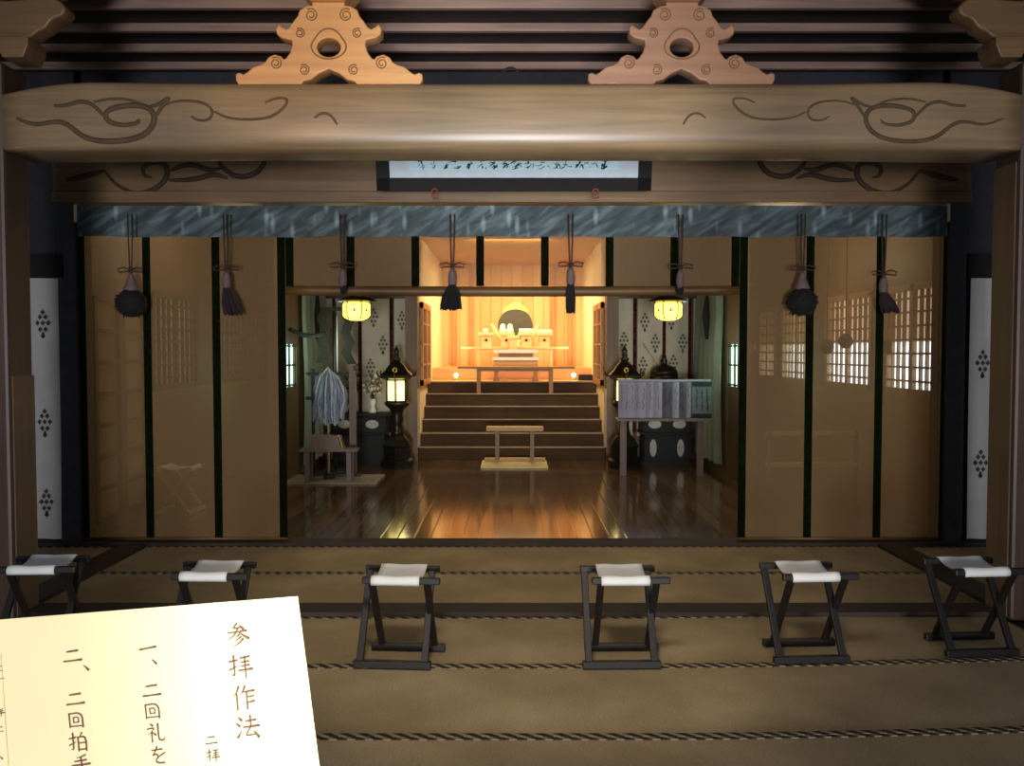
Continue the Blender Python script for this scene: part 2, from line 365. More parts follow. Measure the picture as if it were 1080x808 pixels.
# back wall, pillars and lintels of the hall
YB = 12.5
mb = MB()
for s in (-1, 1):
    a, b = sorted((s * 1.56, s * 3.72)); mb.box(a, b, YB + .02, YB + .12, 0, 3.4)
mb.box(-1.56, 1.56, YB + .02, YB + .12, 3.28, 3.4)
struct('wall_back', mb, 'wallw')
for s in (-1, 1):
    a, b = sorted((s * 1.375, s * 1.55)); struct('trim_5', MB().box(a, b, YB - .1, YB + .12, 0, 3.4), 'pillar')
    a, b = sorted((s * 1.55, s * 3.6)); struct('trim_6', MB().box(a, b, YB - .06, YB + .02, 2.36, 2.52), 'dark')
    a, b = sorted((s * 2.75, s * 2.83)); mb = MB(); mb.box(a, b, 10.9, YB, 0, 3.4); mb.box(a, b, 10.2, 10.9, 0, 1.15); mb.box(a, b, 10.2, 10.9, 1.68, 3.4); mb.box(a, b, 10.15, 10.42, 1.15, 1.68)
    struct('wall_side', mb, 'wallw')
    mb = MB(); a, b = sorted((s * 2.77, s * 2.80))
    for z in (1.17, 1.42, 1.66): mb.box(a, b, 10.42, 10.9, z - .012, z + .012)
    for y in (10.43, 10.66, 10.89): mb.box(a, b, y - .012, y + .012, 1.15, 1.68)
    w = struct('window_%d' % (9 if s < 0 else 10), mb, 'latd'); a, b = sorted((s * 2.802, s * 2.81))
    obj('pane', MB().box(a, b, 10.42, 10.9, 1.15, 1.68), 'panemint', w)
# stairs up to the sanctum
mb = MB(); R, T = 1.1 / 6, .27
for k in range(6):
    y = YB + .02 + T * k; mb.box(-1.37, 1.37, y, 14.1, R * k, R * (k + 1) - .0, 0)
st = tag(obj('stairs', mb, 'step'), 'six dark wooden steps rising to the golden sanctum', 'stairs', kind='structure')
for k in range(6):
    y = YB + .02 + T * k
    obj('step_edge', MB().box(-1.37, 1.37, y - .012, y + .012, R * (k + 1) - .012, R * (k + 1) + .004), 'nosing', st)  # pale strip: light on the tread edge put into its colour
for s in (-1, 1):
    a, b = sorted((s * 1.345, s * 1.375)); obj('side_rail', MB().box(a, b, YB - .12, YB - .1, .2, 1.05), 'nosing', st)
# sanctum shell
ZS = 1.1
struct('floor', MB().box(-1.5, 1.5, 14.1, 17.2, .95, ZS), 'shrinefloor')
mb = MB().box(-1.5, 1.5, 14.75, 17.2, ZS, 1.3); struct('trim_7', mb, 'goldw')
struct('wall_back', MB().box(-1.5, 1.5, 17.0, 17.1, ZS, 3.4), 'gold')
for s in (-1, 1):
    a, b = sorted((s * 1.375, s * 1.5)); struct('wall_side', MB().box(a, b, YB + .12, 17.1, 0, 3.4), 'cream')
    for x in (.8, 1.14): struct('trim_8', MB().box(s * x - .05, s * x + .05, 16.93, 17.02, 1.3, 3.4), 'goldz')
struct('ceiling', MB().box(-1.5, 1.5, YB + .1, 17.1, 3.3, 3.42), 'goldw')
# opened lattice doors at the sides of the stairs
for s in (-1, 1):
    mb = MB(); x0, x1 = sorted((s * 1.32, s * 1.36)); y0, y1, z0, z1 = 12.68, 13.95, 1.08, 2.32
    for y in (y0 + .04, (y0 + y1) / 2, y1 - .04): mb.box(x0, x1, y - .04, y + .04, z0, z1)
    for z in (z0 + .04, z1 - .04): mb.box(x0, x1, y0, y1, z - .045, z + .045)
    for k in range(1, 4): z = z0 + (z1 - z0) * k / 4; mb.box(x0 + .01, x1 - .01, y0, y1, z - .013, z + .013)
    for k in (1, 2, 4, 5): y = y0 + (y1 - y0) * k / 6; mb.box(x0 + .01, x1 - .01, y - .01, y + .01, z0, z1)
    d = struct('door_%d' % (2 if s < 0 else 3), mb, 'goldz'); a, b = sorted((s * 1.362, s * 1.37))
    obj('pane', MB().box(a, b, y0, y1, z0, z1), 'latd', d)

# ================================================================== CARVED BEAM, POSTS
YC = 5.15; ZB0, ZB1 = P(540, 160, 5.0).z, P(540, 86, 5.0).z
hc, hh, hd, NE = (ZB0 + ZB1) / 2, (ZB1 - ZB0) / 2, .19, 4.6
def beam_front(z, x=0):
    NX = NE + 9 * max(0, (abs(x) - 1.6) / 1.3) ** 2; t = min(1, abs((z - hc) / hh)); return YC - hd * (1 - t ** NX) ** (1 / NX)
kb = thing('carved_beam', 'long pale curved beam with carved cloud scrolls spanning the two posts', 'beam', (0, YC, hc))
mb = MB(); nx = 48; rows = []
for i in range(nx + 1):
    x = -2.93 + 5.86 * i / nx; e = max(0, abs(x) - 2.35) / .57
    drop = .075 * e * e; ring = []
    NX = NE + 9 * max(0, (abs(x) - 1.6) / 1.3) ** 2
    for k in range(28):
        a = 2 * PI * k / 28; c, s_ = math.cos(a), math.sin(a)
        yy = hd * math.copysign(abs(c) ** (2 / NX), c); zz = hh * math.copysign(abs(s_) ** (2 / NX), s_)
        if zz > 0: zz *= (2 * hh - drop * 2) / (2 * hh) if False else 1 - drop / hh
        ring.append(mb.bm.verts.new((x, yy, zz)))
    rows.append(ring)
for a, b in zip(rows, rows[1:]):
    for k in range(28):
        f = mb.bm.faces.new((a[k], a[(k+1) % 28], b[(k+1) % 28], b[k])); f.smooth = True
mb.bm.faces.new(rows[0]); mb.bm.faces.new(rows[-1][::-1]); obj('beam', mb, 'beam', kb)
scrolls = [[(18,125),(38,133),(60,128),(72,131),(88,145),(108,150),(140,148),(158,140),(165,126),(160,115),(145,111),(125,113),(112,118),(113,128),(128,133),(145,131),(148,126)],
           [(58,112),(72,112),(85,107),(98,110),(106,118),(112,124)], [(165,124),(172,112),(181,102),(168,111),(158,113)],
           [(172,112),(190,106),(215,108),(226,117),(222,127),(210,128),(202,123)], [(226,118),(240,125),(262,127),(285,125),(300,115),(305,104),(290,104),(280,109)],
           [(100,108),(120,104),(140,106),(152,111)], [(332,125),(340,119),(350,122),(356,132)]]
for side in (0, 1):
    for li, l in enumerate(scrolls):
        pts = []
        for x, y in smooth(l, 3):
            q = P(x if not side else 1076 - x, y, 4.97); yy = beam_front(q.z, q.x); pts.append(Vector((q.x, yy + (.007 if li == 0 else .003), q.z)) - kb.location)
        n = len(pts); r0 = (.019 if li == 0 else .013 if li in (1, 2) else .009) * (1 if side == 0 else .8)
        obj('carved_scroll', MB().tube(pts, [r0 * (.5 + .5 * math.sin(PI * min(1, (i + 1) / n * 1.0)) ** .6) for i in range(n)], 6), 'groove', kb)
for s, lab in ((-1, 'thick reddish brown wooden post at the left end of the carved beam'), (1, 'thick reddish brown wooden post at the right end of the carved beam')):
    t = thing('wooden_post', lab, 'post', (s * 3.115, 5.12, 0), 0, 'posts under the carved beam')
    obj('shaft', MB().box(-.2, .17, -.13, .13, .0, 3.27) if s < 0 else MB().box(-.17, .2, -.13, .13, 0, 3.27), 'post', t, .02)
    a, b = sorted((-s * .165, -s * .178)); obj('lit_inner_face', MB().box(a, b, -.1, .125, .02, 1.45 if s < 0 else 2.7), 'post_lit', t)  # thin lighter slab: light on the post's inner face put into colour
    # bracket cluster on top of the post
    br = thing('carved_bracket', 'cloud-shaped bracket block above the %s wooden post' % ('left' if s < 0 else 'right'), 'bracket', (s * 2.86, 5.05, 3.3), 0, 'brackets above the posts')
    obj('bearing_block', MB().prism([(-.06, -.02), (.06, -.02), (.09, .05), (.09, .1), (-.09, .1), (-.09, .05)], -.1, .1), 'wallbeam', br, .006)
    cl = [(-.35, .12), (.06, .1), (.12, .15), (.17, .17), (.2, .22), (.27, .24), (.28, .28), (.22, .32), (.14, .33), (.05, .31), (-.1, .3), (-.35, .3)]
    cl = smooth([(-s * x, z) for x, z in cl], 2, True)
    curveobj('cloud_arm', [cl], .1, .012, 'wallbeam', br)
    cl = smooth([(-s * x, z) for x, z in [(-.35, .38), (.1, .37), (.2, .36), (.3, .4), (.34, .46), (.44, .5), (.5, .6), (-.35, .6)]], 2, True)
    curveobj('cloud_arm', [cl], .12, .012, 'wallbeam', br)
# frog-leg struts
half = [(75, 0), (75, 38), (110, 42), (140, 60), (150, 88), (172, 115), (195, 148), (215, 158), (240, 145), (250, 136), (260, 150), (256, 172), (235, 188), (205, 195), (181, 200), (178, 230), (190, 270), (215, 303), (233, 308), (245, 292), (275, 283), (302, 296), (320, 322), (345, 335), (380, 345), (410, 370), (432, 384), (455, 374), (466, 380), (466, 402), (450, 428), (400, 433), (340, 418), (300, 426), (235, 434), (160, 434), (130, 404), (95, 396), (55, 366), (0, 342)]
def kaeru(cx, label, km='kaeru'):
    y = 5.1; base = P(cx, 87, y); k = base.y / F / 4.909
    t = thing('frog_leg_strut', label, 'strut', (base.x, y, hc + hh - .01), 0, 'frog leg struts on the carved beam')
    z = lambda v: (434 - v) * k
    out = [(x * k, z(v)) for x, v in half] + [(-x * k, z(v)) for x, v in half[-2::-1]]
    ang = [2 * PI * i / 28 for i in range(28)]
    hole = [(66 * k * math.cos(a), z(242) + 54 * k * math.sin(a)) for a in ang][::-1]
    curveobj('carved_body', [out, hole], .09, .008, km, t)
    yf = -.054
    ring = [(88 * k * math.cos(a), yf, z(238) + (62 * k * math.sin(a) if math.sin(a) < .6 else 62 * k * math.sin(a) + (math.sin(a) - .6) * 70 * k)) for a in ang + [0]]
    obj('eye_ring', MB().tube(ring, .0045, 6), 'groove2', t)
    for sx in (-1, 1):
        for (x, v, r) in ((88, 82, 34), (145, 172, 26), (268, 322, 32), (125, 355, 28)):
            sp = [(sx * (x + r * (1 - i / 34) * math.cos(i * .45 + 1)) * k, yf, z(v) + r * (1 - i / 34) * math.sin(i * .45 + 1) * k) for i in range(25)]
            obj('carved_spiral', MB().tube(sp, .004, 6), 'groove2', t)
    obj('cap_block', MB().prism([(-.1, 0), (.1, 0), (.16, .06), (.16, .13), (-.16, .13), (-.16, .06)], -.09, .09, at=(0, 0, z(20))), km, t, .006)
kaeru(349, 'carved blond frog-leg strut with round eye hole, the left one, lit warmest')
kaeru(717, 'carved frog-leg strut with round eye hole, the right one, toned for duller light', 'kaeru_dim')
tag(obj('purlin', MB().box(-4.5, 4.5, 5.0, 5.25, 3.86, 4.06), 'wallbeam'), None, None, kind='structure').name = 'trim_9'
# wire loop on the beam
tag(obj('wire_loop', MB().tube([P(x, y, 5.1) for x, y in smooth([(520, 86), (528, 78), (534, 72), (540, 71), (546, 74), (549, 86)], 2)] , .006, 6), 'tassel'), 'small dark wire loop standing on the middle of the carved beam', 'wire')

# second beam at the wall
wz0, wz1 = P(540, 216, YW).z, P(540, 150, YW).z
wb = thing('wall_beam', 'brown carved lintel beam directly above the teal valance', 'beam', (0, YW, wz0))
obj('beam', MB().box(-3.72, 3.72, -.08, .08, 0, wz1 - wz0), 'wallbeam', wb, .02)
obj('lower_molding', MB().box(-3.7, 3.7, -.12, -.06, 0, .09), 'wallbeam', wb, .008)
wsc = [[(110,180),(122,195),(142,205),(163,201),(177,188),(176,174),(163,170),(150,176),(152,186),(160,187)], [(228,163),(232,175),(248,187),(268,185),(280,172),(276,162),(262,165)], [(180,180),(200,172),(220,180),(232,178)], [(282,168),(300,162),(330,168),(350,165)], [(70,190),(90,186),(110,180)], [(178,190),(205,190),(225,183),(240,188)]]
for side in (0, 1):
    for l in wsc:
        pts = [P(x if not side else 1080 - x, y, YW - .085) - wb.location for x, y in smooth(l, 3)]
        n = len(pts); obj('carved_scroll', MB().tube(pts, [.022 * (.3 + .7 * math.sin(PI * (i + .5) / n)) for i in range(n)], 6), 'wallgroove', wb)

# ================================================================== MATS
edges = [7.0 - .09, 6.05, 5.23, 5.03, 4.28, 3.53, 2.76, 2.0]
def bend(x): return .035 * max(0, x - .6) ** 1.5
def mat(y0, y1, x0, x1, label, bent=True, z=.001):
    t = thing('woven_mat', label, 'mat', (0, (y0 + y1) / 2, 0), 0, 'woven floor mats'); c = (y0 + y1) / 2
    n = 24; bd = bend if bent else (lambda x: 0)
    def strip(ya, yb, za, zb):
        m = MB(); v = []
        for i in range(n + 1):
            x = x0 + (x1 - x0) * i / n; o = bd(x)
            v += [(x, ya + o, za), (x, yb + o, za), (x, yb + o, zb), (x, ya + o, zb)]
        fs = []
        for i in range(n):
            for k in range(4): fs.append((4*i + k, 4*i + (k+1) % 4, 4*i + 4 + (k+1) % 4, 4*i + 4 + k))
        fs += [(0, 1, 2, 3), (4*n + 3, 4*n + 2, 4*n + 1, 4*n)]
        m.faces(v, fs); return m
    obj('woven_field', strip(y0 - c + .02, y1 - c - .02, -.012, z), 'rush', t)
    obj('braided_edge', strip(y0 - c - .004, y0 - c + .026, -.012, z + .006), 'braid', t)
    obj('braided_edge', strip(y1 - c - .026, y1 - c - .004, -.012, z + .004), 'braid', t)
mat(6.08, 6.915, -2.98, 2.98, 'brown woven rush mat lying directly below the bamboo blinds', False)
mat(5.275, 6.08, -2.98, 2.98, 'brown woven rush mat between the dark sill and the blind-side mat', False)
mat(4.266, 5.065, -2.93, 2.93, 'brown woven rush mat under the row of folding stools')
mat(3.474, 4.266, -4.5, 4.5, 'brown woven rush mat just in front of the folding stools')
mat(2.69, 3.474, -4.5, 4.5, 'brown woven rush mat nearest the viewer at the bottom of the photo')
mat(1.9, 2.69, -4.5, 4.5, 'brown woven rush mat beneath the cream notice sign')
for s, w in ((-1, 'left'), (1, 'right')):
    a, b = sorted((s * 3.22, s * 4.5))
    mat(5.4, 6.9, a, b, 'brown woven rush mat outside the %s dark floor strip, below a crest banner' % w, False)

# ================================================================== FOLDING STOOLS
def make_stool(name='folding_stool', mt='stool', seat='seat'):
    t = thing(name, '', 'stool', (0, 0, 0), 0, 'folding stools in a row on the mats')
    W, H, hb, ht = .197, .465, .13, .118
    off = .018    # the two frames sit a little sideways of each other
    for sy in (-1, 1):
        dx = off * sy
        obj('foot_bar', MB().box(-W + dx, W + dx, sy * hb - .018, sy * hb + .018, .008, .044), mt, t, .004)
        obj('top_bar', MB().box(-W + .01 - dx, W + .01 - dx, sy * ht - .016, sy * ht + .016, H - .034, H - .001), mt, t, .005)
        for sx in (-1, 1):      # frame with its foot at sy leans to the top at -sy
            xx = sx * (.165 if sy < 0 else .14) + dx
            obj('leg', MB().bar((xx, sy * hb, .03), (xx + .0, -sy * ht, H - .02), .024, .034, up=(1, 0, 0)), mt, t, .003)
    def fn(u, v):
        x = -.122 + .244 * u; s_ = v * 2 - 1
        if abs(s_) > .8:
            a = (abs(s_) - .8) / .2; y = math.copysign(ht + .021 * math.sin(a * PI * .75) , s_); z = H + .004 - .042 * a ** 1.3
        else:
            y = s_ / .8 * ht; z = H + .003 - .03 * (1 - (s_ / .8) ** 2) + .002 * math.sin(u * 9)
        return (x + .018 * -s_ * 0, y, z)
    o = obj('canvas_seat', MB().sheet(fn, 8, 40), seat, t)
    so = o.modifiers.new('Solidify', 'SOLIDIFY'); so.thickness = .004; so.offset = 1
    return t
st0 = make_stool()
spots = [(-2.53, 4.57, 2, 'dark folding stool with white canvas seat at the foot of the left wooden post'),
         (-1.57, 4.44, -2, 'dark folding stool with white canvas seat partly hidden behind the notice sheet'),
         (-.577, 4.36, -3.5, 'dark folding stool with white canvas seat just left of the central aisle'),
         (.567, 4.36, 1, 'dark folding stool with white canvas seat just right of the central aisle'),
         (1.54, 4.43, 3, 'dark folding stool with white canvas seat, second from the right end of the row'),
         (2.463, 4.53, 4, 'dark folding stool with white canvas seat near the right wooden post')]
for i, (x, y, a, lab) in enumerate(spots):
    if i == 0: st0.location = (x, y, 0); st0.rotation_euler.z = math.radians(a); st0['label'] = lab
    else: dup(st0, lab, (x, y, 0), math.radians(a))

# ================================================================== BLINDS
zt = P(540, 240, YW).z; zlow = .035
def blind(x0, x1, zb, nb, label, rolled, drop=0):
    t = thing('bamboo_blind', label, 'blind', ((x0 + x1) / 2, YW, zb), 0, 'bamboo blinds'); w = (x1 - x0) / 2; H = zt - zb
    obj('slats', MB().box(-w, w, -.004, .004, 0, H), 'blind', t)
    for k in range(nb):
        x = -w + 2 * w * k / (nb - 1); x = max(-w + .03, min(w - .03, x))
        obj('brocade_band', MB().box(x - .032, x + .032, -.009, -.005, 0, H), 'band', t)
    if rolled:
        obj('rolled_slats', MB().tube([(-w + 2 * w * i / 20, .02, -.03 - .012 * math.sin(PI * i / 20)) for i in range(21)], .042, 14), 'roll', t)
    else: obj('bottom_rod', MB().tube([(-w, 0, .01), (w, 0, .01)], .014, 10), 'roll', t)
    obj('top_rail', MB().box(-w, w, -.03, .03, H - .02, H + .04), 'dark', t)
xs = [P(x, 400, YW).x for x in (84, 303, 778, 1000)]
blind(xs[0], xs[1] - .01, zlow, 4, 'fully lowered bamboo blind with dark bands on the left, over the dim lattice', False)
blind(xs[1], xs[2], P(540, 302, YW).z, 8, 'half rolled-up bamboo blind above the open middle doorway', True)
blind(xs[2] + .01, xs[3], zlow, 4, 'fully lowered bamboo blind on the right with bright windows showing through', False)
mb = MB()
def vf(u, v): x = -3.53 + 7.06 * u; return (x, -.0 - .012 * math.sin(u * 46) * (1 - v), -.25 * (1 - v) + .005 * math.sin(u * 70) * (1 - v))
mb.sheet(vf, 160, 4)
vt = obj('cloth_valance', mb, 'valance'); vt.location = (0, YW - .05, P(540, 217, YW - .05).z)
tag(vt, 'long teal and white patterned cloth valance along the top of the blinds', 'valance')
# ---- hanging tassels
def tassel(px, py0, py1, kind, label):
    d = YW - .2; top = P(px, 226, d); a = P(px, py0, d).z; b = P(px, py1, d).z
    t = thing('hanging_tassel', label, 'tassel', (top.x, d, a), 0, 'tassels hanging in front of the blinds'); H = top.z - a
    for s in (-1, 1): obj('cord', MB().tube([(s * .018, 0, H), (s * .014, 0, H * .5), (s * .006, 0, .02)], .0065, 6), 'cord', t)
    mb = MB()
    for s in (-1, 1):
        mb.tube([(0, 0, .05), (s * .05, -.01, .075), (s * .1, -.01, .06), (s * .09, -.01, .035), (s * .03, -.01, .04), (0, 0, .05)], .006, 6)
    mb.ball((0, 0, .045), .018); obj('bow', mb, 'cord', t)
    L = a - b
    if kind == 'pom':
        obj('silk_cap', MB().lathe([(.012, .03), (.022, 0), (.035, -.04), (.06, -.1), (.05, -.12)], 14), 'cap', t)
        mb = MB(); mb.ball((0, 0, -L + .125), .118, 0, .95, 3, .05); 
        for i in range(60):
            u = random.uniform(0, 2 * PI); w = random.uniform(-.9, .6); r = .118 * math.sqrt(1 - w * w)
            p = Vector((r * math.cos(u), r * math.sin(u), w * .118)); mb.tube([p * .8 + Vector((0, 0, .125 - L)), p * 1.12 + Vector((0, 0, .118 - L))], [.012, .003], 5)
        obj('pompom', mb, 'tassel', t)
    else:
        sp = {'flare': .1, 'thin': .035, 'lean': .075, 'short': .018}[kind]; lean = {'lean': .05}.get(kind, 0)
        obj('silk_cap', MB().lathe([(.01, .03), (.026, 0), (.036, -.06), (.03, -.1), (.02, -.12)], 14), 'cap', t)
        mb = MB()
        for i in range(70 if kind != 'short' else 12):
            u = random.uniform(0, 2 * PI); r = math.sqrt(random.random())
            mb.tube([(.02 * r * math.cos(u), .02 * r * math.sin(u), -.1), ((.02 + (sp - .02) * .75) * r * math.cos(u) + lean * .5, sp * .6 * r * math.sin(u), -.1 - (L - .1) * .5), (sp * r * math.cos(u) + lean, sp * .8 * r * math.sin(u), -L + random.uniform(0, .04))], [.01, .012, .006], 5)
        obj('tassel_threads', mb, 'tasselp' if kind == 'lean' else 'tassel', t)
for a in ((137, 292, 336, 'pom', 'big round black pompom tassel with pale cap, on the leftmost blind'), (238, 290, 333, 'lean', 'plum-brown drooping tassel in front of the left blind\'s third panel'),
          (361, 287, 312, 'short', 'faint thin tassel cord hanging above the left hanging lantern'), (477, 287, 328, 'flare', 'dark flared tassel with bow hanging before the golden sanctum, left side'),
          (602, 286, 331, 'thin', 'slim dark tassel with bow hanging before the golden sanctum, right side'), (718, 288, 312, 'short', 'faint thin tassel cord hanging above the right hanging lantern'),
          (847, 290, 335, 'pom', 'big round black pompom tassel with pale cap, on the right blind'), (933, 295, 331, 'lean', 'plum-brown drooping tassel in front of the bright windows at right')): tassel(*a)

# ---- framed calligraphy
fd = 6.55; A = P(398, 201, fd); B = P(686, 201, fd); fw = (B.x - A.x); tilt = math.radians(14)
t = thing('framed_calligraphy', 'wide black-framed calligraphy panel tilted forward under the carved beam', 'picture frame', ((A.x + B.x) / 2, fd, A.z), 0)
fh = .62
mb = MB(); w = fw / 2
mb.box(-w, w, -.03, .03, 0, .095); mb.box(-w, w, -.03, .03, fh - .095, fh); mb.box(-w, -w + .1, -.03, .03, 0, fh); mb.box(w - .1, w, -.03, .03, 0, fh)
fr = obj('frame', mb, 'frame', t); mp = obj('mount', MB().box(-w + .08, w - .08, -.006, .02, .08, fh - .08), 'mount', t)
cp = obj('paper', MB().box(-w + .25, w - .25, -.011, -.004, .155, fh - .12), 'calpaper', t)
mb = MB(); rnd = random.Random(3)
cx = w - .36
while cx > -w + .3:
    mb = MB(); nz = .152 + rnd.uniform(0, .022)
    while nz < fh - .2:
        hgt = rnd.uniform(.04, .055); big = rnd.uniform(.7, 1.25); th = rnd.choice([.0035, .0045, .006, .008])
        for q in range(rnd.randint(4, 7)):
            x0 = cx + rnd.uniform(-.022, .03) * big; z0 = nz + rnd.uniform(.2, 1.0) * hgt
            p = [(x0, -.0125, z0)]
            for _ in range(2): p.append((p[-1][0] + rnd.uniform(-.03, .012) * big, -.0125, max(.16, p[-1][2] - rnd.uniform(-.008, .028))))
            mb.tube(p, [th, th * .8, th * .3], 5)
        nz += hgt + .012
    obj('calligraphy_column', mb, 'ink', cp); cx -= .092
for x in (-.6, .62): obj('red_hook', MB().tube([(x + .025 * math.cos(k * .5) * (1 if k < 9 else 1.6), -.03, -.02 + .035 * math.sin(k * .5)) for k in range(12)], .006, 6), 'red', t)
for o in t.children: o.rotation_euler.x = tilt
# ---- crest banners in front
def crest(mb, cx, cz, s, y, mi=1):
    rows = [(0, [0]), (.28, [-1, 1]), (.55, [-2, 0, 2]), (.8, [-1, 1]), (1.0, [0])]
    for r, xs_ in rows:
        for k in xs_:
            x = cx + k * s * .17; z = cz + (r - .5) * s * 1.55; e = s * .15
            mb.faces([(x - e, y, z), (x, y, z + e * 1.25), (x + e, y, z), (x, y, z - e * 1.25)], [(0, 1, 2, 3)], mi)
    for sx in (-1, 1):
        mb.faces([(cx + sx * s * .05, y, cz - s * .9), (cx + sx * s * .12, y, cz - s * .85), (cx + sx * s * .06, y, cz - s * .5), (cx, y, cz - s * .5)], [(0, 1, 2, 3)], mi)
for s, lab in ((-1, 'narrow white crest banner with three crests hanging beside the left post'), (1, 'narrow white crest banner with two crests hanging beside the right post')):
    d = YW - .02
    pl = (30, 62, 568, 293) if s < 0 else (1017, 1047, 568, 293)
    a, b = P(pl[0] + (3 if s < 0 else 1), pl[2], d), P(pl[1], pl[3], d); cx = (a.x + b.x) / 2; hw = (b.x - a.x) / 2; H = b.z - a.z
    t = thing('crest_banner', lab, 'banner', (cx, d, a.z), 0, 'white crest banners beside the blinds')
    mb = MB(); mb.sheet(lambda u, v: ((-hw + 2 * hw * u) * (1 - .08 * (1 - v)), -.01 + .01 * math.sin(u * 6 + v * 3), H * v), 8, 24, 0)
    for py in ((342, 446, 530) if s < 0 else (384, 489)): crest(mb, .01, P(0, py, d).z - a.z, .125, -.026)
    obj('banner_cloth', mb, ['banner', 'mon'], t)
    obj('head_box', MB().box(-hw - .04, hw + .06, -.05, .04, H - .005, H + .19), 'frame', t)
    obj('bottom_weight', MB().box(-hw, hw, -.015, .01, -.03, .0), 'frame', t)

# ================================================================== INNER HALL
# crest curtain strips on the back wall
zl, zh = .35, 2.37
strips = [(330, 352, [(340, 345)]), (354, 379, [(366, 372)]), (382, 412, [(394, 335), (404, 364), (391, 388)]), (416, 434, [(424, 338)]),
          (651, 668, [(658, 360)]), (672, 699, [(680, 340), (691, 362), (678, 386)]), (702, 726, [(720, 362), (708, 338), (710, 384)]), (731, 752, [(741, 339), (749, 366), (741, 385)])]
slab = ['leftmost white crest curtain strip, behind the zigzag paper wand', 'white crest curtain strip behind the white streamer stand', 'wide white crest curtain strip left of the lit left standing lantern', 'white crest curtain strip next to the left sanctum pillar',
        'white crest curtain strip next to the right sanctum pillar', 'white crest curtain strip behind the right hanging lantern, left half', 'white crest curtain strip with a black knobbed vessel before it', 'rightmost white crest curtain strip, beside the greenish drape']
for (p0, p1, cr), lab in zip(strips, slab):
    d = YB - .03; a, b = P(p0, 400, d).x, P(p1, 400, d).x; cx = (a + b) / 2; hw = (b - a) / 2
    t = thing('crest_curtain', lab, 'curtain', (cx, d, zl), 0, 'white crest curtains on the hall back wall')
    mb = MB().sheet(lambda u, v: (-hw + 2 * hw * u, .006 * math.sin(u * 9), (zh - zl) * v), 8, 10)
    for (x, y) in cr: crest(mb, P(x, y, d).x - cx, P(x, y, d).z - zl, .15, -.012)
    obj('curtain_cloth', mb, ['banneri', 'moni'], t)
    obj('red_black_ribbon', MB().box(hw - .01, hw + .035, -.02, -.012, .05, zh - zl), 'redband', t)
# grey-green side drapes
for s, lab in ((-1, 'grey-green draped curtain along the left side of the inner hall'), (1, 'grey-green draped curtain along the right side of the inner hall')):
    t = thing('side_drape', lab, 'curtain', (s * 2.695, 11.6, 0), 0, 'grey green side drapes'); 
    mb = MB().sheet(lambda u, v: (.04 * math.sin(u * 30) * (1 - .2 * v) - s * .06 * (math.sin(PI * min(1, v * 1.2)) * .4), -.62 + 1.4 * u, .12 + 2.28 * v), 60, 12)
    obj('drape_cloth', mb, 'drape', t); obj('rail', MB().tube([(0, -.7, 2.42), (0, .8, 2.42)], .02, 8), 'dark', t)
    obj('tie_cord', MB().tube([(-s * .12, -.3, 2.4), (-s * .13, -.3, 2.05), (-s * .12, -.3, 1.75)], [.015, .05, .02], 8), 'tassel', t)

# hanging lanterns
def hang_lantern(px, label):
    d = 9.5; c = P(px, 327, d); t = thing('hanging_lantern', label, 'lantern', (c.x, d, c.z - .12), 0, 'lit hanging lanterns')
    H = .2
    obj('paper_shade', MB().lathe([(.13, .03), (.155, .06), (.155, .18), (.13, .205)], 6, smooth=False), 'lampy', t)
    mb = MB()
    for k in range(6):
        a = 2 * PI * k / 6; c_, s_ = math.cos(a), math.sin(a)
        mb.tube([(.125 * c_, .125 * s_, .015), (.16 * c_, .16 * s_, .06), (.16 * c_, .16 * s_, .18), (.14 * c_, .14 * s_, .21)], .007, 6)
        a2 = a + PI / 6; mb.faces([(.138 * math.cos(a2) - .02 * -math.sin(a2), .138 * math.sin(a2) - .02 * math.cos(a2), .1), (.138 * math.cos(a2) + .02 * -math.sin(a2), .138 * math.sin(a2) + .02 * math.cos(a2), .1), (.139 * math.cos(a2), .139 * math.sin(a2), .15)], [(0, 1, 2)])
    obj('rib_frame', mb, 'bronze', t)
    obj('roof', MB().lathe([(.15, .2), (.22, .215), (.2, .235), (.1, .27), (.04, .3), (.03, .33), (.01, .35)], 6, smooth=False), 'bronze', t)
    obj('bottom_tray', MB().lathe([(.07, .005), (.09, .015), (.13, .03)], 6, smooth=False), 'lampy', t)
    mb = MB(); z = .34
    while z + c.z - .12 < 3.36: mb.tube([(.012 * math.cos(i), .004 * math.sin(2 * i), z + .02 + .02 * math.sin(i)) for i in [k * PI / 4 for k in range(9)]], .004, 5); z += .036
    obj('chain', mb, 'bronze', t)
    l = bpy.data.lights.new('lantern_light', 'POINT'); l.energy = 5; l.color = (1, .78, .2); l.shadow_soft_size = .12
    o = bpy.data.objects.new('lantern_light', l); COL.objects.link(o); o.location = (c.x, d - .3, c.z - .05)
hang_lantern(376, 'lit yellow hexagonal hanging lantern on the left of the inner hall')
hang_lantern(705, 'lit yellow hexagonal hanging lantern on the right of the inner hall')

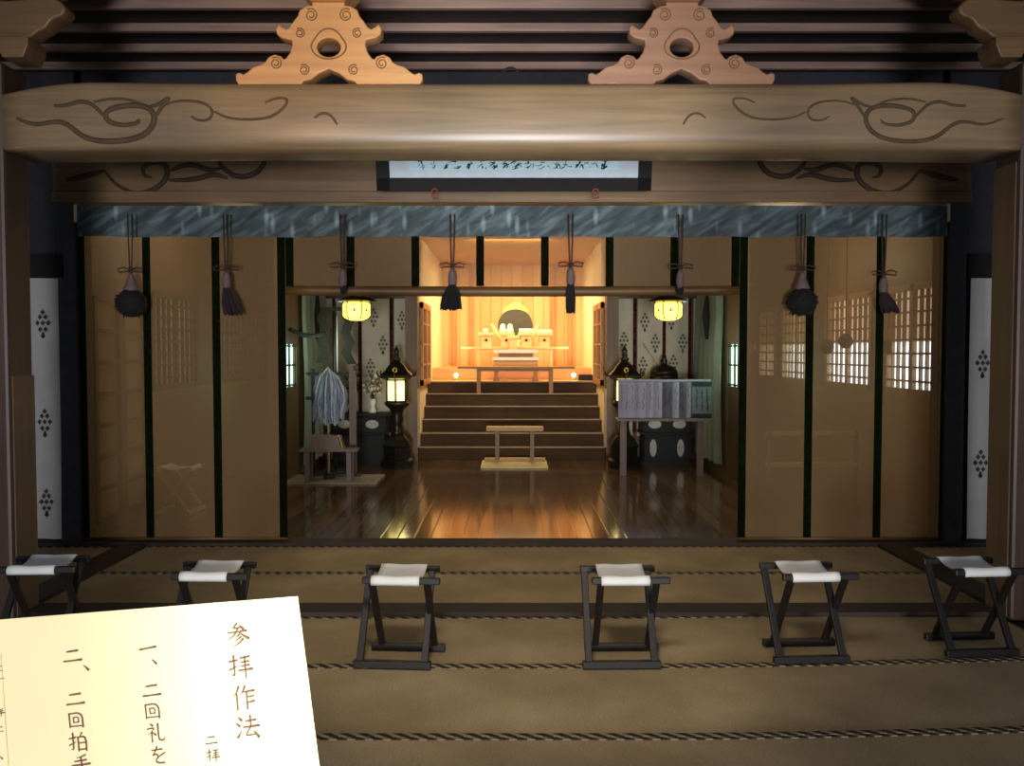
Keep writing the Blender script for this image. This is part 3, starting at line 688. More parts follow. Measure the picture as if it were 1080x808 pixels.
# standing bronze lanterns
def stand_lantern(px, label):
    d = 11.7; c = P(px, 490, d); t = thing('standing_lantern', label, 'lantern', (c.x, d, 0), PI / 6, 'bronze standing lanterns')
    obj('base', MB().lathe([(.24, 0), (.24, .1), (.2, .12), (.2, .28), (.22, .3), (.17, .38), (.11, .44)], 6, smooth=False), 'bronze', t)
    obj('shaft', MB().lathe([(.1, .42), (.075, .5), (.065, .6), (.09, .66), (.07, .72), (.1, .8), (.17, .86), (.17, .9)], 16), 'bronze', t)
    fb = obj('fire_box', MB().lathe([(.14, .9), (.14, 1.21)], 6, smooth=False), 'lampy2', t)
    mb = MB()
    for k in range(6):
        a = 2 * PI * k / 6; mb.tube([(.145 * math.cos(a), .145 * math.sin(a), .89), (.145 * math.cos(a), .145 * math.sin(a), 1.22)], .014, 6)
        b = 2 * PI * (k + 1) / 6
        for z in (.91, 1.2): mb.tube([(.145 * math.cos(a), .145 * math.sin(a), z), (.145 * math.cos(b), .145 * math.sin(b), z)], .012, 6)
    obj('box_frame', mb, 'bronze', fb)
    obj('roof', MB().lathe([(.15, 1.2), (.25, 1.23), (.24, 1.27), (.17, 1.33), (.12, 1.4), (.07, 1.44), (.04, 1.46)], 6, smooth=False), 'bronze', t)
    mb = MB()
    for k in range(6):
        a = 2 * PI * k / 6; c_, s_ = math.cos(a), math.sin(a)
        mb.tube([(.22 * c_, .22 * s_, 1.25), (.27 * c_, .27 * s_, 1.26), (.29 * c_, .29 * s_, 1.3), (.275 * c_, .275 * s_, 1.33)], [.016, .014, .01, .006], 6)
    obj('roof_curl', mb, 'bronze', t)
    obj('finial', MB().lathe([(.04, 1.45), (.07, 1.49), (.035, 1.52), (.05, 1.545), (.03, 1.56), (.045, 1.59), (.04, 1.61), (.012, 1.66), (.004, 1.68)], 12), 'bronze', t)
    a = -PI / 2 - PI / 6
    mb = MB().tube([(.2 * math.cos(a) + .025 * math.cos(i) * -math.sin(a), .2 * math.sin(a) + .025 * math.cos(i) * math.cos(a), 1.34 + .03 * math.sin(i)) for i in [k * PI / 5 for k in range(11)]], .008, 6)
    obj('gold_crest', mb, 'mirrorgold', t)
    l = bpy.data.lights.new('lamp_light', 'POINT'); l.energy = 3; l.color = (1, .82, .35); l.shadow_soft_size = .1
    o = bpy.data.objects.new('lamp_light', l); COL.objects.link(o); o.location = (c.x * .93, d - .35, 1.05)
stand_lantern(419, 'lit bronze standing lantern left of the sanctum steps')
stand_lantern(658, 'lit bronze standing lantern right of the sanctum steps, half hidden by paper slips')

# black lacquer cabinets
def cabinet(px0, px1, ptop, d, front_oval, label):
    a, b = P(px0, 440, d).x, P(px1, 440, d).x; zt_ = P(500, ptop, d).z; w = (b - a) / 2
    t = thing('lacquer_cabinet', label, 'cabinet', ((a + b) / 2, d + .22, 0), 0, 'black lacquer cabinets')
    obj('body', MB().box(-w + .05, w - .05, -.22, .22, .04, zt_ - .27), 'lac', t, .008)
    obj('shelf', MB().box(-w, w, -.26, .26, zt_ - .28, zt_ - .255), 'lac', t, .006)
    obj('upper_drawer_box', MB().box(-w + .03, w - .03, -.23, .23, zt_ - .255, zt_ - .03), 'lac', t, .006)
    obj('top_board', MB().box(-w - .02, w + .02, -.27, .27, zt_ - .03, zt_), 'lac', t, .006)
    obj('foot', MB().box(-w + .02, w - .02, -.24, .24, 0, .05), 'lac', t)
    def oval(cx, cz, rx, rz, y):
        pts = []
        for i in range(24):
            an = 2 * PI * i / 24; k = 1 + .06 * math.cos(4 * an)
            pts.append((cx + rx * k * math.copysign(abs(math.cos(an)) ** .7, math.cos(an)), cz + rz * k * math.copysign(abs(math.sin(an)) ** .7, math.sin(an))))
        obj('white_inlay', MB().prism(pts, y - .004, y + .004), 'oval', t)
    for x in (-.17, .17): oval(x * w / .36, zt_ - .14, .085, .055, -.232)
    if front_oval:
        for x in (-.19, .19): oval(x * w / .36, (zt_ - .28) * .55, .045, .115, -.222)
    return t
cabinet(347, 409, 437, 11.93, False, 'black lacquer cabinet with two white oval inlays, left of the steps')
cabinet(676, 731, 437, 11.93, True, 'black lacquer cabinet with four white oval inlays, right of the steps behind the slip rack')

# left: wand stand, streamers, zigzag wand, low table
d = 10.75; zt_ = P(0, 394, d).z
xa, xb = P(329, 400, d).x, P(352, 400, d).x; cx = P(350, 400, d).x
t = thing('wand_stand', 'dark square-frame wand stand on the left of the inner hall', 'stand', (cx, d, 0))
x1, x2 = P(330, 400, d).x - cx, P(372, 400, d).x - cx
obj('upright', MB().box(x1 - .018, x1 + .018, -.02, .02, .05, zt_ + .06), 'black', t); obj('upright', MB().box(x2 - .04, x2 + .04, -.03, .03, .05, zt_ + .04), 'greyw', t)
obj('crossbar', MB().box(x1 - .08, x2 + .05, -.018, .018, zt_ - .02, zt_ + .015), 'black', t)
z = P(0, 420, d).z; obj('crossbar', MB().box(x1 - .09, x1 + .12, -.018, .018, z - .02, z + .02), 'black', t)
obj('base_board', MB().box(x1 - .1, x2 + .1, -.09, .09, .026, .05), 'dark', t)
# streamers wand
q = P(346, 392, 10.53); t = thing('streamer_wand', 'purification wand with a bushy bunch of white paper streamers', 'wand', (q.x, q.y, 0))
obj('stick', MB().tube([(0, 0, .05), (0, 0, q.z + .06)], .014, 8), 'palewood', t)
mb = MB(); zb = P(0, 446, d).z
for i in range(120):
    u = random.uniform(0, 2 * PI); r = math.sqrt(random.random()); rx, ry = .2 * r * math.cos(u), .1 * r * math.sin(u); w = random.uniform(.004, .009)
    z0 = q.z + random.uniform(-.05, .04); z1 = zb + random.uniform(-.02, .2) * (1.3 - r * .6); k = random.uniform(.75, 1.15)
    pts = [(rx * .15, ry * .1, z0), (rx * .7 * k, ry * .65, z0 - .08), (rx * k, ry, z0 * .6 + z1 * .4), (rx * 1.05 + random.uniform(-.03, .03), ry, z0 * .3 + z1 * .7), (rx + random.uniform(-.03, .03), ry, z1)]
    vs = []; tw = random.uniform(-.8, .8)
    for p in pts: vs += [(p[0] - w, p[1] - w * tw, p[2]), (p[0] + w, p[1] + w * tw, p[2])]
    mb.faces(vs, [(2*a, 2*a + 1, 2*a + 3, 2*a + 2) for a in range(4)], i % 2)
tag(obj('paper_streamers', mb, ['streamer', 'streamer2'], t), None, None, kind='stuff')
obj('foot', MB().lathe([(.07, .024), (.07, .06), (.03, .09)], 12), 'dark', t)
# zigzag paper wand
q = P(353, 330, 11.0); t = thing('zigzag_wand', 'tall dark wand with two hanging zigzag paper strips, under the left hanging lantern', 'wand', (q.x, 11.0, 0))
obj('pole', MB().tube([(0, 0, .05), (0, 0, q.z + .14)], .02, 8), 'darkz', t)
obj('pole_trim', MB().tube([(.03, -.01, 1.2), (.03, -.01, q.z - .05)], .007, 6), 'white', t)
obj('foot', MB().box(-.14, .14, -.14, .14, 0, .06), 'dark', t)
def zig(x0, sgn, z0, zlen):
    mb = MB(); n = 5; h = zlen / n
    for i in range(n):
        dx = (-1 if i % 2 == 0 else 1) * .05 * sgn; y = -.03 + .004 * i
        za = z0 - i * h; c0 = x0 - dx * .6; c1 = x0 + dx * .6
        if i == n - 1: c1 = x0 + dx
        mb.faces([(c0 - .06, y, za + .03), (c0 + .06, y, za + .03), (c1 + .06, y, za - h), (c1 - .06, y, za - h)], [(0, 1, 2, 3)])
    return mb
obj('zigzag_paper', zig(-.135, 1, P(0, 327, 11).z, .68), 'gohei', t); obj('zigzag_paper', zig(.17, -1, P(0, 330, 11).z, .66), 'gohei', t)
mb = MB().bar((-.13, -.02, P(0, 327, 11).z), (.17, -.02, P(0, 327, 11).z + .02), .03, .05); obj('cross_peg', mb, 'gohei', t)
# sacred straw rope
a, b = P(305, 347, 10.3), P(342, 352, 10.9)
mb = MB()
for k in (0, PI): mb.tube([a.lerp(b, i / 30) + Vector((0, .014 * math.cos(i * 1.1 + k), .016 * math.sin(i * 1.1 + k) - .05 * math.sin(PI * i / 30))) for i in range(31)], .018, 6)
tag(obj('straw_rope', mb, 'gohei'), 'dark twisted straw rope stretched across the left grey-green drape', 'rope')
# low table
d = 10.24; a, b = P(317, 473, d), P(378, 473, d); cx = (a.x + b.x) / 2; w = (b.x - a.x) / 2
t = thing('low_table', 'low greyish wooden side table under the white streamer wand', 'table', (cx, d, 0))
obj('table_top', MB().box(-w, w, -.11, .11, a.z - .03, a.z), 'greyw', t, .004)
for x in (-w + .1, w - .1):
    for y in (-.08, .08): obj('leg', MB().box(x - .028, x + .028, y - .02, y + .02, .024, a.z - .03), 'greyw', t)
bx = P(345, 472, d); t2 = tag(obj('wooden_box', MB().prism([(-.19, 0), (.2, 0), (.16, .15), (-.16, .17)], -.09, .09), 'greyw'), 'small sloping wooden box on top of the low greyish table', 'box'); t2.location = (bx.x, d, a.z)
obj('lid_edge', MB().bar((.197, -.08, .014), (.155, -.08, .17), .02, .02), 'palewood', t2)
a, b = P(300, 511, 10.25), P(398, 503, 10.25)
tag(obj('ground_cloth', MB().box(a.x, b.x, 10.15, 10.85, .002, .022), 'greymat'), 'pale grey cloth mat on the floor under the low table', 'mat')
# potted sacred branches on the left cabinet
cz = P(0, 437, 11.93).z + .001
def vase_branch(px, label, hgt, mats, leafn, white):
    q = P(px, 430, 12.2); t = thing('sacred_branch_vase', label, 'vase', (q.x, 12.2, cz), 0, 'vases on the left cabinet')
    obj('vase', MB().lathe([(.05, 0), (.06, .02), (.035, .1), (.055, .17), (.04, .2)], 14), 'vase' if white else 'bronze', t)
    mb = MB(); ml = MB()
    for i in range(7):
        u = random.uniform(0, 2 * PI); e = Vector((.11 * math.cos(u), .08 * math.sin(u), hgt * random.uniform(.7, 1)))
        mb.tube([(0, 0, .18), e * .5 + Vector((0, 0, .1)), e], [.007, .006, .003], 5)
        for k in range(leafn):
            p = e * random.uniform(.45, 1.05) + Vector((random.uniform(-.04, .04), random.uniform(-.04, .04), .06)); v = Vector((random.uniform(-1, 1), random.uniform(-1, 1), random.uniform(-.3, 1))).normalized() * .06
            s_ = v.cross(Vector((random.uniform(-1, 1), 1, .3))).normalized() * .024
            ml.faces([p, p + v * .5 + s_, p + v, p + v * .5 - s_], [(0, 1, 2, 3)], random.randint(0, 1))
    obj('stem', mb, 'leaf', t); obj('leaves', ml, mats, t)
vase_branch(393, 'vase of pale dry leafy branches on the left cabinet, near the standing lantern', .5, ['leaf2', 'white'], 14, True)
vase_branch(371, 'bronze vase of dark leafy branches on the left cabinet', .62, ['leaf', 'leaf2'], 16, False)

# right: slip rack
d = 10.95; a, b = P(652, 441, d), P(750, 401, d); cx = (a.x + b.x) / 2; w = (b.x - a.x) / 2; H = b.z - a.z
t = thing('slip_rack', 'wooden rack on legs hung with lavender-grey written paper slips', 'rack', (cx, d, 0))
obj('shelf_rail', MB().box(-w - .03, w + .02, -.14, .08, a.z - .03, a.z), 'greyw', t); obj('top_rail', MB().box(-w, w, .0, .025, b.z - .02, b.z + .01), 'slip', t)
obj('back_board', MB().box(-w, w, .005, .02, a.z, b.z - .02), 'slipg', t)
for px in (657, 738):
    x = P(px, 450, d).x - cx; obj('leg', MB().box(x - .04, x + .04, -.06, .02, .0, a.z - .03), 'greyw', t)
x = -w; i = 0
for wd, m in ((.25, 'slip'), (.17, 'slip'), (.12, 'slip'), (.13, 'slip'), (.16, 'slipg'), (.1, 'slip'), (.11, 'slipg'), (.08, 'slip')):
    wd *= .84
    mb = MB().sheet(lambda u, v: (x + wd * u, -.004 - .022 * math.sin(PI * u) , a.z + .005 + (H - .03) * v), 6, 2)
    s_ = obj('paper_slip', mb, m, t)
    rn = random.Random(i); cols = max(1, int(wd / .065))
    for c in range(cols):
        mb = MB(); xx = x + wd * (c + .5) / cols; zz = b.z - .06; pts = []
        while zz > a.z + .1: pts.append((xx + rn.uniform(-.016, .016), -.03, zz)); zz -= rn.uniform(.012, .03)
        mb.tube(pts, [rn.choice([.001, .003, .004]) for _ in pts], 4)
        obj('writing_column', mb, 'slipg' if m == 'slip' else 'ink', s_)
    x += wd; i += 1
mb = MB().box(x, w, -.03, -.01, a.z + .005, b.z - .01); pn = obj('dark_bordered_panel', mb, 'slipb', t)
obj('dark_border', MB().box(x, w, -.036, -.0305, a.z + .005, a.z + .06), 'ink', pn); obj('dark_border', MB().box(x, w, -.036, -.0305, b.z - .08, b.z - .02), 'ink', pn)
for k in range(3):
    xx = x + .06 + k * .07; pts = [(xx + random.uniform(-.012, .012), -.033, b.z - .11 - .016 * j) for j in range(18)]
    obj('writing_column', MB().tube(pts, [random.choice([.002, .005, .007]) for _ in pts], 4), 'ink', pn)
# black vessel with knob, on right cabinet, and a slim arrow
q = P(700, 437, 12.15); zc = cz; H = P(0, 374, 12.15).z - zc
t = thing('black_vessel', 'black domed vessel with a stacked knob, behind the slip rack', 'vessel', (q.x, 12.15, zc))
obj('bowl', MB().lathe([(.12, 0), (.15, .03), (.1, .1), (.06, .2), (.09, .3), (.17, H - .42), (.2, H - .33), (.2, H - .28)], 20), 'bronze', t)
obj('lid', MB().lathe([(.2, H - .28), (.19, H - .24), (.15, H - .18), (.06, H - .15), (.04, H - .12), (.055, H - .09), (.03, H - .05), (.035, H - .02), (.01, H)], 20), 'bronze', t)
mb = MB().tube([P(728, 436.3, 12.40), P(678, 362, 12.43)], .008, 6)
t = tag(obj('wooden_stick', mb, 'palewood'), 'thin slanting wooden stick leaning behind the black vessel', 'stick')

# bench and mat before the steps
d = 12.05; a, b = P(513, 453, d), P(573, 453, d); w = (b.x - a.x) / 2; cx = (a.x + b.x) / 2; hz = P(0, 450, d).z
t = thing('offering_bench', 'slim pale wooden bench standing alone in front of the steps', 'bench', (cx, d, 0))
obj('seat_board', MB().box(-w, w, -.12, .12, hz - .055, hz), 'palewood', t, .006)
for px in (524.5, 561):
    x = P(px, 470, d).x - cx; obj('leg', MB().box(x - .028, x + .028, -.09, .09, .06, hz - .055), 'legwood', t)
obj('foot_board', MB().box(-w - .03, w + .03, .02, .16, .028, .07), 'palewood', t)
a, b = P(507, 495, 11.55), P(578, 495, 11.55)
tag(obj('straw_mat', MB().box(a.x, b.x, 11.55, 12.24, .002, .026), 'whitemat'), 'bright yellowish straw mat on the floor under the pale bench', 'mat')
# things seen dimly through the blinds
q = P(857, 455, 8.6)
t = thing('wooden_handrail', 'low horizontal wooden rail seen through the right blind', 'rail', (q.x, 8.6, 0))
for z in (q.z - .02, .45): obj('rail_bar', MB().box(-.47, .47, -.02, .02, z - .02, z + .02), 'palewood', t)
for x in (-.44, .44): obj('rail_post', MB().box(x - .02, x + .02, -.02, .02, 0, q.z), 'wallw', t)
ps = make_stool('folding_stand', 'palewood', 'seat'); q = P(190, 530, 8.4); ps.location = (q.x, 8.4, 0); ps.rotation_euler.z = math.radians(88); ps.scale = (1, 1.25, 1.0)
ps['label'] = 'pale wooden folding stand seen faintly through the left blind'; ps['category'] = 'stand'; del ps['group']
for px, py, d in ((792, 366, 11.2), (872, 366, 9.0), (892, 360, 8.8), (938, 366, 8.2)):
    q = P(px, py, d)
    t = thing('inner_tassel', 'small ball tassel behind the right blind, %s' % {792: 'at its inner end', 872: 'left one before the middle windows', 892: 'right one before the middle windows', 938: 'by the nearest windows'}[px], 'tassel', (q.x, d, q.z), 0, 'ball tassels inside the right corridor')
    obj('cord', MB().tube([(0, 0, 0), (0, 0, 3.4 - q.z)], .006, 6), 'cord', t); obj('pompom', MB().ball((0, 0, 0), .075, 0, 1.1, 2, .06), 'cord', t)

# ================================================================== SANCTUM FURNITURE
def long_table(px0, px1, ptop, d, floorz, legx, dep, m, label):
    a, b = P(px0, ptop, d), P(px1, ptop, d); cx = (a.x + b.x) / 2; w = (b.x - a.x) / 2; H = a.z - floorz
    t = thing('offering_table', label, 'table', (cx, d, floorz), 0, 'long offering tables')
    obj('table_top', MB().box(-w, w, -dep / 2, dep / 2, H - .035, H), m, t, .004)
    for px in legx:
        for y in (-.7, .7):
            x = P(px, ptop, d).x - cx; obj('leg', MB().box(x - .03, x + .03, y * dep / 2 - .02, y * dep / 2 + .02, 0, H - .035), m, t)
    obj('apron', MB().box(P(legx[0], ptop, d).x - cx, P(legx[1], ptop, d).x - cx, -dep * .4, -dep * .3, H - .075, H - .035), m, t)
    return t
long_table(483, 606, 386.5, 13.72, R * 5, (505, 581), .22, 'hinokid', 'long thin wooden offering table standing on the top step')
long_table(487, 599, 366, 15.25, 1.3, (505, 581), .3, 'hinoki', 'long wooden table on the dais carrying the offering stands')
d = 14.35; c = P(544, 400, d); zt1 = P(0, 368, d).z; w = .37
t = thing('altar_box', 'white two-tiered altar box on curved dark legs in the sanctum', 'altar', (c.x, d, ZS))
H = zt1 - ZS
for s in (-1, 1):
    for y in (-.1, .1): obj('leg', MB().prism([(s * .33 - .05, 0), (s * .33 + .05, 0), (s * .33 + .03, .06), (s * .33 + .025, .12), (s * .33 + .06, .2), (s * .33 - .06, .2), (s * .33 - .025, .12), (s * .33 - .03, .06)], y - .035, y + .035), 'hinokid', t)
obj('body', MB().box(-w, w, -.14, .14, .2, H - .19), 'goldw', t); obj('lower_shelf', MB().box(-w - .02, w + .02, -.16, .16, H - .19, H - .14), 'white', t)
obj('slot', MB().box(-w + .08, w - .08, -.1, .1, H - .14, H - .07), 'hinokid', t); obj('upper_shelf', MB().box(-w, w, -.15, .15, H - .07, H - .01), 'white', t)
# offering stands
td = 15.25; tz = P(0, 366, td).z
def sanbo(px, label, d=td, z=tz, w=.135, h=.2):
    q = P(px, 360, d); t = thing('offering_stand', label, 'stand', (q.x, d, z), 0, 'cypress offering stands')
    obj('pedestal', MB().box(-w * .72, w * .72, -w * .7, w * .7, 0, h), 'hinoki', t, .004)
    obj('tray', MB().box(-w * 1.1, w * 1.1, -w, w, h, h + .055), 'hinoki', t, .006)
    pts = [(w * .2 * math.cos(a), h * .6 + w * .2 * math.sin(a)) for a in [2 * PI * i / 14 for i in range(14)]]
    obj('round_hole', MB().prism(pts, -w * .7 - .004, -w * .7), 'dot', t); return t
s1 = sanbo(513, 'pale cypress offering stand with round hole, leftmost of four')
s2 = sanbo(534, 'pale cypress offering stand with round hole, carrying two white rice cakes')
s3 = sanbo(555, 'pale cypress offering stand with round hole, carrying a rolled white offering'); s4 = sanbo(574, 'pale cypress offering stand with round hole, rightmost of four')
q = P(541.5, 362, 14.95)
s5 = sanbo(541.5, 'small pale offering stand in the middle in front of the four larger ones', 14.95, 1.3, .1, P(0, 354, 14.95).z - 1.3 - .055)
def on(stand, dx, dz, r, sz, m, name, label, cat, sub=2):
    o = obj(name, MB().ball((0, 0, 0), r, 0, sz, sub), m); o.location = stand.location + Vector((dx, 0, dz)); return tag(o, label, cat)
for k, lab in ((-.066, 'left white rice cake on the second offering stand'), (.066, 'right white rice cake on the second offering stand')):
    o = obj('rice_cake', MB().lathe([(.05, 0), (.062, .02), (.062, .06), (.045, .085), (.05, .1), (.045, .13), (.02, .155), (.004, .16)], 16), 'mochi'); o.location = s2.location + Vector((k, 0, .255)); tag(o, lab, 'rice cake', 'white rice cakes')
on(s1, -.02, .29, .05, .8, 'mochi', 'white_fruit', 'small round white offering on the leftmost offering stand', 'offering')
o = obj('rolled_offering', MB().tube([(-.13, 0, .035), (.13, 0, .035)], .035, 12), 'white'); o.location = s3.location + Vector((0, 0, .255)); tag(o, 'rolled white offering lying on the third offering stand', 'offering')
o = obj('cloth_offering', MB().box(-.14, .14, -.08, .08, 0, .05), 'white', None, .012); o.location = s4.location + Vector((0, 0, .255)); tag(o, 'folded white cloth lying on the rightmost offering stand', 'offering')
# mirror
d = 16.2; q = P(543.5, 344, d); r = 18.4 / F * d
t = thing('round_mirror', 'round grey-green bronze mirror with golden flame crown behind the offerings', 'mirror', (q.x, d, 1.3))
zc = q.z - 1.3
disc = [(r * math.cos(a), zc + r * math.sin(a)) for a in [2 * PI * i / 40 for i in range(40)]]
obj('mirror_disc', MB().prism(disc, -.02, .02), 'mirror', t)
obj('flame_crown', MB().prism(smooth([(-.26, zc + r * .72), (-.12, zc + r * .92), (0, zc + r * .98), (.12, zc + r * .92), (.26, zc + r * .72), (.2, zc + r * 1.1), (.12, zc + r * 1.2), (0, zc + r * 1.4), (-.12, zc + r * 1.2), (-.2, zc + r * 1.1)], 1, True), -.03, .0), 'mirrorgold', t)
for s in (-1, 1): obj('cloud_arm', MB().tube([(s * .04, 0, zc - r * .9), (s * r * .7, -.02, zc - r * .85), (s * r * 1.15, -.02, zc - r * .35), (s * r * 1.35, -.02, zc + r * .1), (s * r * 1.5, -.02, zc + r * .02)], [.05, .05, .045, .03, .012], 8), 'hinoki', t)
obj('stand', MB().prism([(-.3, 0), (.3, 0), (.2, .1), (.1, .2), (.08, zc - r * .9), (-.08, zc - r * .9), (-.1, .2), (-.2, .1)], -.06, .06), 'hinoki', t)
# small bulbs and box on the sanctum floor
for px, w_ in ((481, 'left'), (605, 'right')):
    q = P(px, 398, 14.5); t = thing('floor_spotlight', 'tiny glowing round lamp on the sanctum floor at the %s' % w_, 'lamp', (q.x, 14.5, ZS), 0, 'floor lamps in the sanctum')
    obj('bulb', MB().ball((0, 0, .09), .035), 'bulb', t); obj('base', MB().lathe([(.04, 0), (.04, .03), (.02, .06)], 12), 'hinoki', t)
    l = bpy.data.lights.new('floor_spot', 'SPOT'); l.energy = 45; l.color = (1, .75, .3); l.spot_size = math.radians(38); l.spot_blend = .5; l.shadow_soft_size = .03
    o = bpy.data.objects.new('floor_spot', l); COL.objects.link(o); o.location = (q.x * .98, 14.6, ZS + .3)
    tgt = Vector((q.x * .72, 17, 2.15)) - o.location; o.rotation_euler = tgt.to_track_quat('-Z', 'Y').to_euler()
q = P(618, 398, 14.4); t = thing('small_black_box', 'small black box with red end on the sanctum floor at right', 'box', (q.x, 14.4, ZS))
obj('body', MB().box(-.13, .12, -.08, .08, 0, .1), 'lac', t); obj('red_end', MB().box(.12, .15, -.08, .08, 0, .1), 'red', t)

# ================================================================== NOTICE SIGN
lean = math.radians(32)
O = P(160, 720, .95); nrm = Vector((.0, -math.cos(lean), math.sin(lean)))
def on_sheet(px, py, off=0):
    r = ray(px, py); k = (O - Vector((0, 0, EYE)) ).dot(nrm) / r.dot(nrm); return Vector((0, 0, EYE)) + r * k + nrm * off
sg = thing('notice_sign', 'large cream paper notice with brown brush lettering in the near left corner', 'sign', (O.x, O.y + .05, 0))
L = lambda v: v - sg.location
TR = on_sheet(314, 629); dv = (on_sheet(337, 808) - TR).normalized(); du = (on_sheet(0, 653.5) - TR).normalized()
Wd, Hd = .50, .36
c4 = [TR, TR + du * Wd, TR + du * Wd + dv * Hd, TR + dv * Hd]
def slab_(o0, o1, grow=0):
    mb = MB(); c = sum(c4, Vector()) / 4; vs = [L(p + (p - c).normalized() * grow + nrm * o) for o in (o0, o1) for p in c4]
    mb.faces(vs, [(0, 1, 2, 3), (7, 6, 5, 4), (0, 4, 5, 1), (1, 5, 6, 2), (2, 6, 7, 3), (3, 7, 4, 0)]); return mb
sh = obj('paper_sheet', slab_(-.002, 0), 'sheet', sg)
obj('backing_board', slab_(-.016, -.0025, -.012), 'board', sg)
cc = sum(c4, Vector()) / 4 - nrm * .03
obj('post', MB().box(cc.x - sg.location.x - .025, cc.x - sg.location.x + .025, cc.y - sg.location.y - .02, cc.y - sg.location.y + .03, 0, cc.z - .0), 'board', sg)
obj('foot', MB().box(cc.x - sg.location.x - .2, cc.x - sg.location.x + .2, cc.y - sg.location.y - .15, cc.y - sg.location.y + .15, -.012, .03), 'board', sg)
obj('fold_line', MB().bar(L(on_sheet(1.0, 690, .0004)), L(on_sheet(9, 808, .0004)), .0006, .0004), 'hinoki', sh)
# stroke data, 100 x 100 cells, y down; widths in cell units
CH = {
 'san': [[(48,2,7),(40,12,6),(29,23,5),(64,19,5)], [(60,10,3),(74,25,9)], [(10,40,5),(50,37,4),(86,33,8)], [(50,24,7),(42,42,6),(26,58,5),(6,70,1)], [(54,36,3),(70,52,6),(94,66,10)], [(56,48,7),(34,66,1)], [(62,58,7),(30,82,1)], [(70,68,8),(52,86,5),(22,100,1)]],
 'hai': [[(2,30,5),(36,24,6)], [(22,4,7),(23,60,6),(22,92,6),(10,82,1)], [(2,64,6),(38,48,2)], [(50,16,5),(88,10,7)], [(52,34,4),(86,30,6)], [(52,50,4),(86,46,6)], [(40,68,5),(98,63,8)], [(69,12,6),(69,70,6),(69,102,4)]],
 'saku': [[(30,2,8),(20,26,6),(2,50,1)], [(20,32,6),(20,98,6)], [(56,2,8),(46,24,5),(34,42,1)], [(46,25,5),(94,20,8)], [(62,25,6),(62,98,6)], [(64,47,4),(90,43,6)], [(64,69,4),(92,65,7)]],
 'hou': [[(12,6,3),(26,19,9)], [(2,32,3),(16,43,8)], [(6,90,8),(18,74,5),(28,54,1)], [(42,24,5),(86,19,7)], [(63,2,7),(63,46,6)], [(32,49,5),(98,44,8)], [(60,50,6),(48,70,5),(38,86,5),(82,79,5)], [(74,64,3),(94,92,10)]],
 'ichi': [[(6,56,8),(50,50,5),(94,44,9)]],
 'ten': [[(30,30,3),(46,44,7),(58,58,11)]],
 'ni': [[(22,28,6),(78,23,8)], [(4,78,7),(50,76,5),(96,72,9)]],
 'kai': [[(10,12,7),(12,94,6)], [(10,14,5),(86,9,7),(88,94,7)], [(12,88,5),(86,86,5)], [(34,36,5),(35,68,5)], [(34,36,4),(64,33,5),(63,66,5)], [(35,66,4),(63,64,4)]],
 'rei': [[(20,2,3),(32,13,8)], [(4,30,5),(42,24,6),(28,44,4),(2,66,1)], [(26,46,6),(26,100,5)], [(32,50,3),(46,62,7)], [(60,4,7),(60,78,6),(68,92,6),(90,90,6),(96,70,1)]],
 'wo': [[(16,22,5),(74,16,6)], [(46,2,7),(36,28,6),(16,54,4),(34,42,5),(48,46,6),(48,68,4)], [(86,38,7),(54,56,5),(34,76,5),(44,92,6),(82,93,6)]],
 'haku': [[(2,30,5),(38,24,6)], [(22,2,7),(23,60,6),(22,92,6),(10,84,1)], [(2,64,6),(38,48,2)], [(70,2,7),(58,20,2)], [(48,24,6),(50,96,6)], [(48,25,5),(90,20,7),(90,96,6)], [(50,56,4),(89,53,5)], [(50,90,5),(89,88,5)]],
 'te': [[(76,4,7),(52,14,5),(28,18,1)], [(18,36,5),(80,30,7)], [(2,58,6),(98,51,8)], [(52,14,6),(55,60,6),(53,92,6),(40,84,1)]],
 'frag': [[(0,20,5),(60,16,7)], [(30,70,6),(70,66,5)]],
}
def ribbon(mb, pts):
    pts = smooth(pts, 2) if len(pts) > 2 else [tuple(pts[0][k] + (pts[1][k] - pts[0][k]) * i / 4 for k in range(3)) for i in range(5)]
    return pts
def letter(mb, key, px, py, size, rot=math.radians(4.6)):
    c, s_ = math.cos(rot), math.sin(rot)
    for st_ in CH[key]:
        for p in range(1):
            pts = ribbon(mb, st_); quad = []
            for i, (x, y, w) in enumerate(pts):
                a = pts[max(0, i - 1)]; b = pts[min(len(pts) - 1, i + 1)]; dx, dy = b[0] - a[0], b[1] - a[1]; l = math.hypot(dx, dy) or 1
                nx_, ny_ = -dy / l * w * .5, dx / l * w * .5
                nx_ *= 1.3; ny_ *= 1.3
                for sg_ in (1, -1): quad.append((x + nx_ * sg_, y + ny_ * sg_))
            def W_(q):
                x, y = (q[0] - 50) / 100 * size, (q[1] - 50) / 100 * size
                return L(on_sheet(px + x * c + y * s_ * -1 * -1, py - x * s_ * .75 + y * c, .0008))
            n = len(pts); mb.faces([W_(q) for q in quad], [(2*i, 2*i + 1, 2*i + 3, 2*i + 2) for i in range(n - 1)])
            for e, w in ((pts[0], pts[0][2]), (pts[-1], pts[-1][2])):
                if w > 2: mb.faces([W_((e[0] + w * .6 * math.cos(k * PI / 4), e[1] + w * .6 * math.sin(k * PI / 4))) for k in range(8)], [tuple(range(8))])
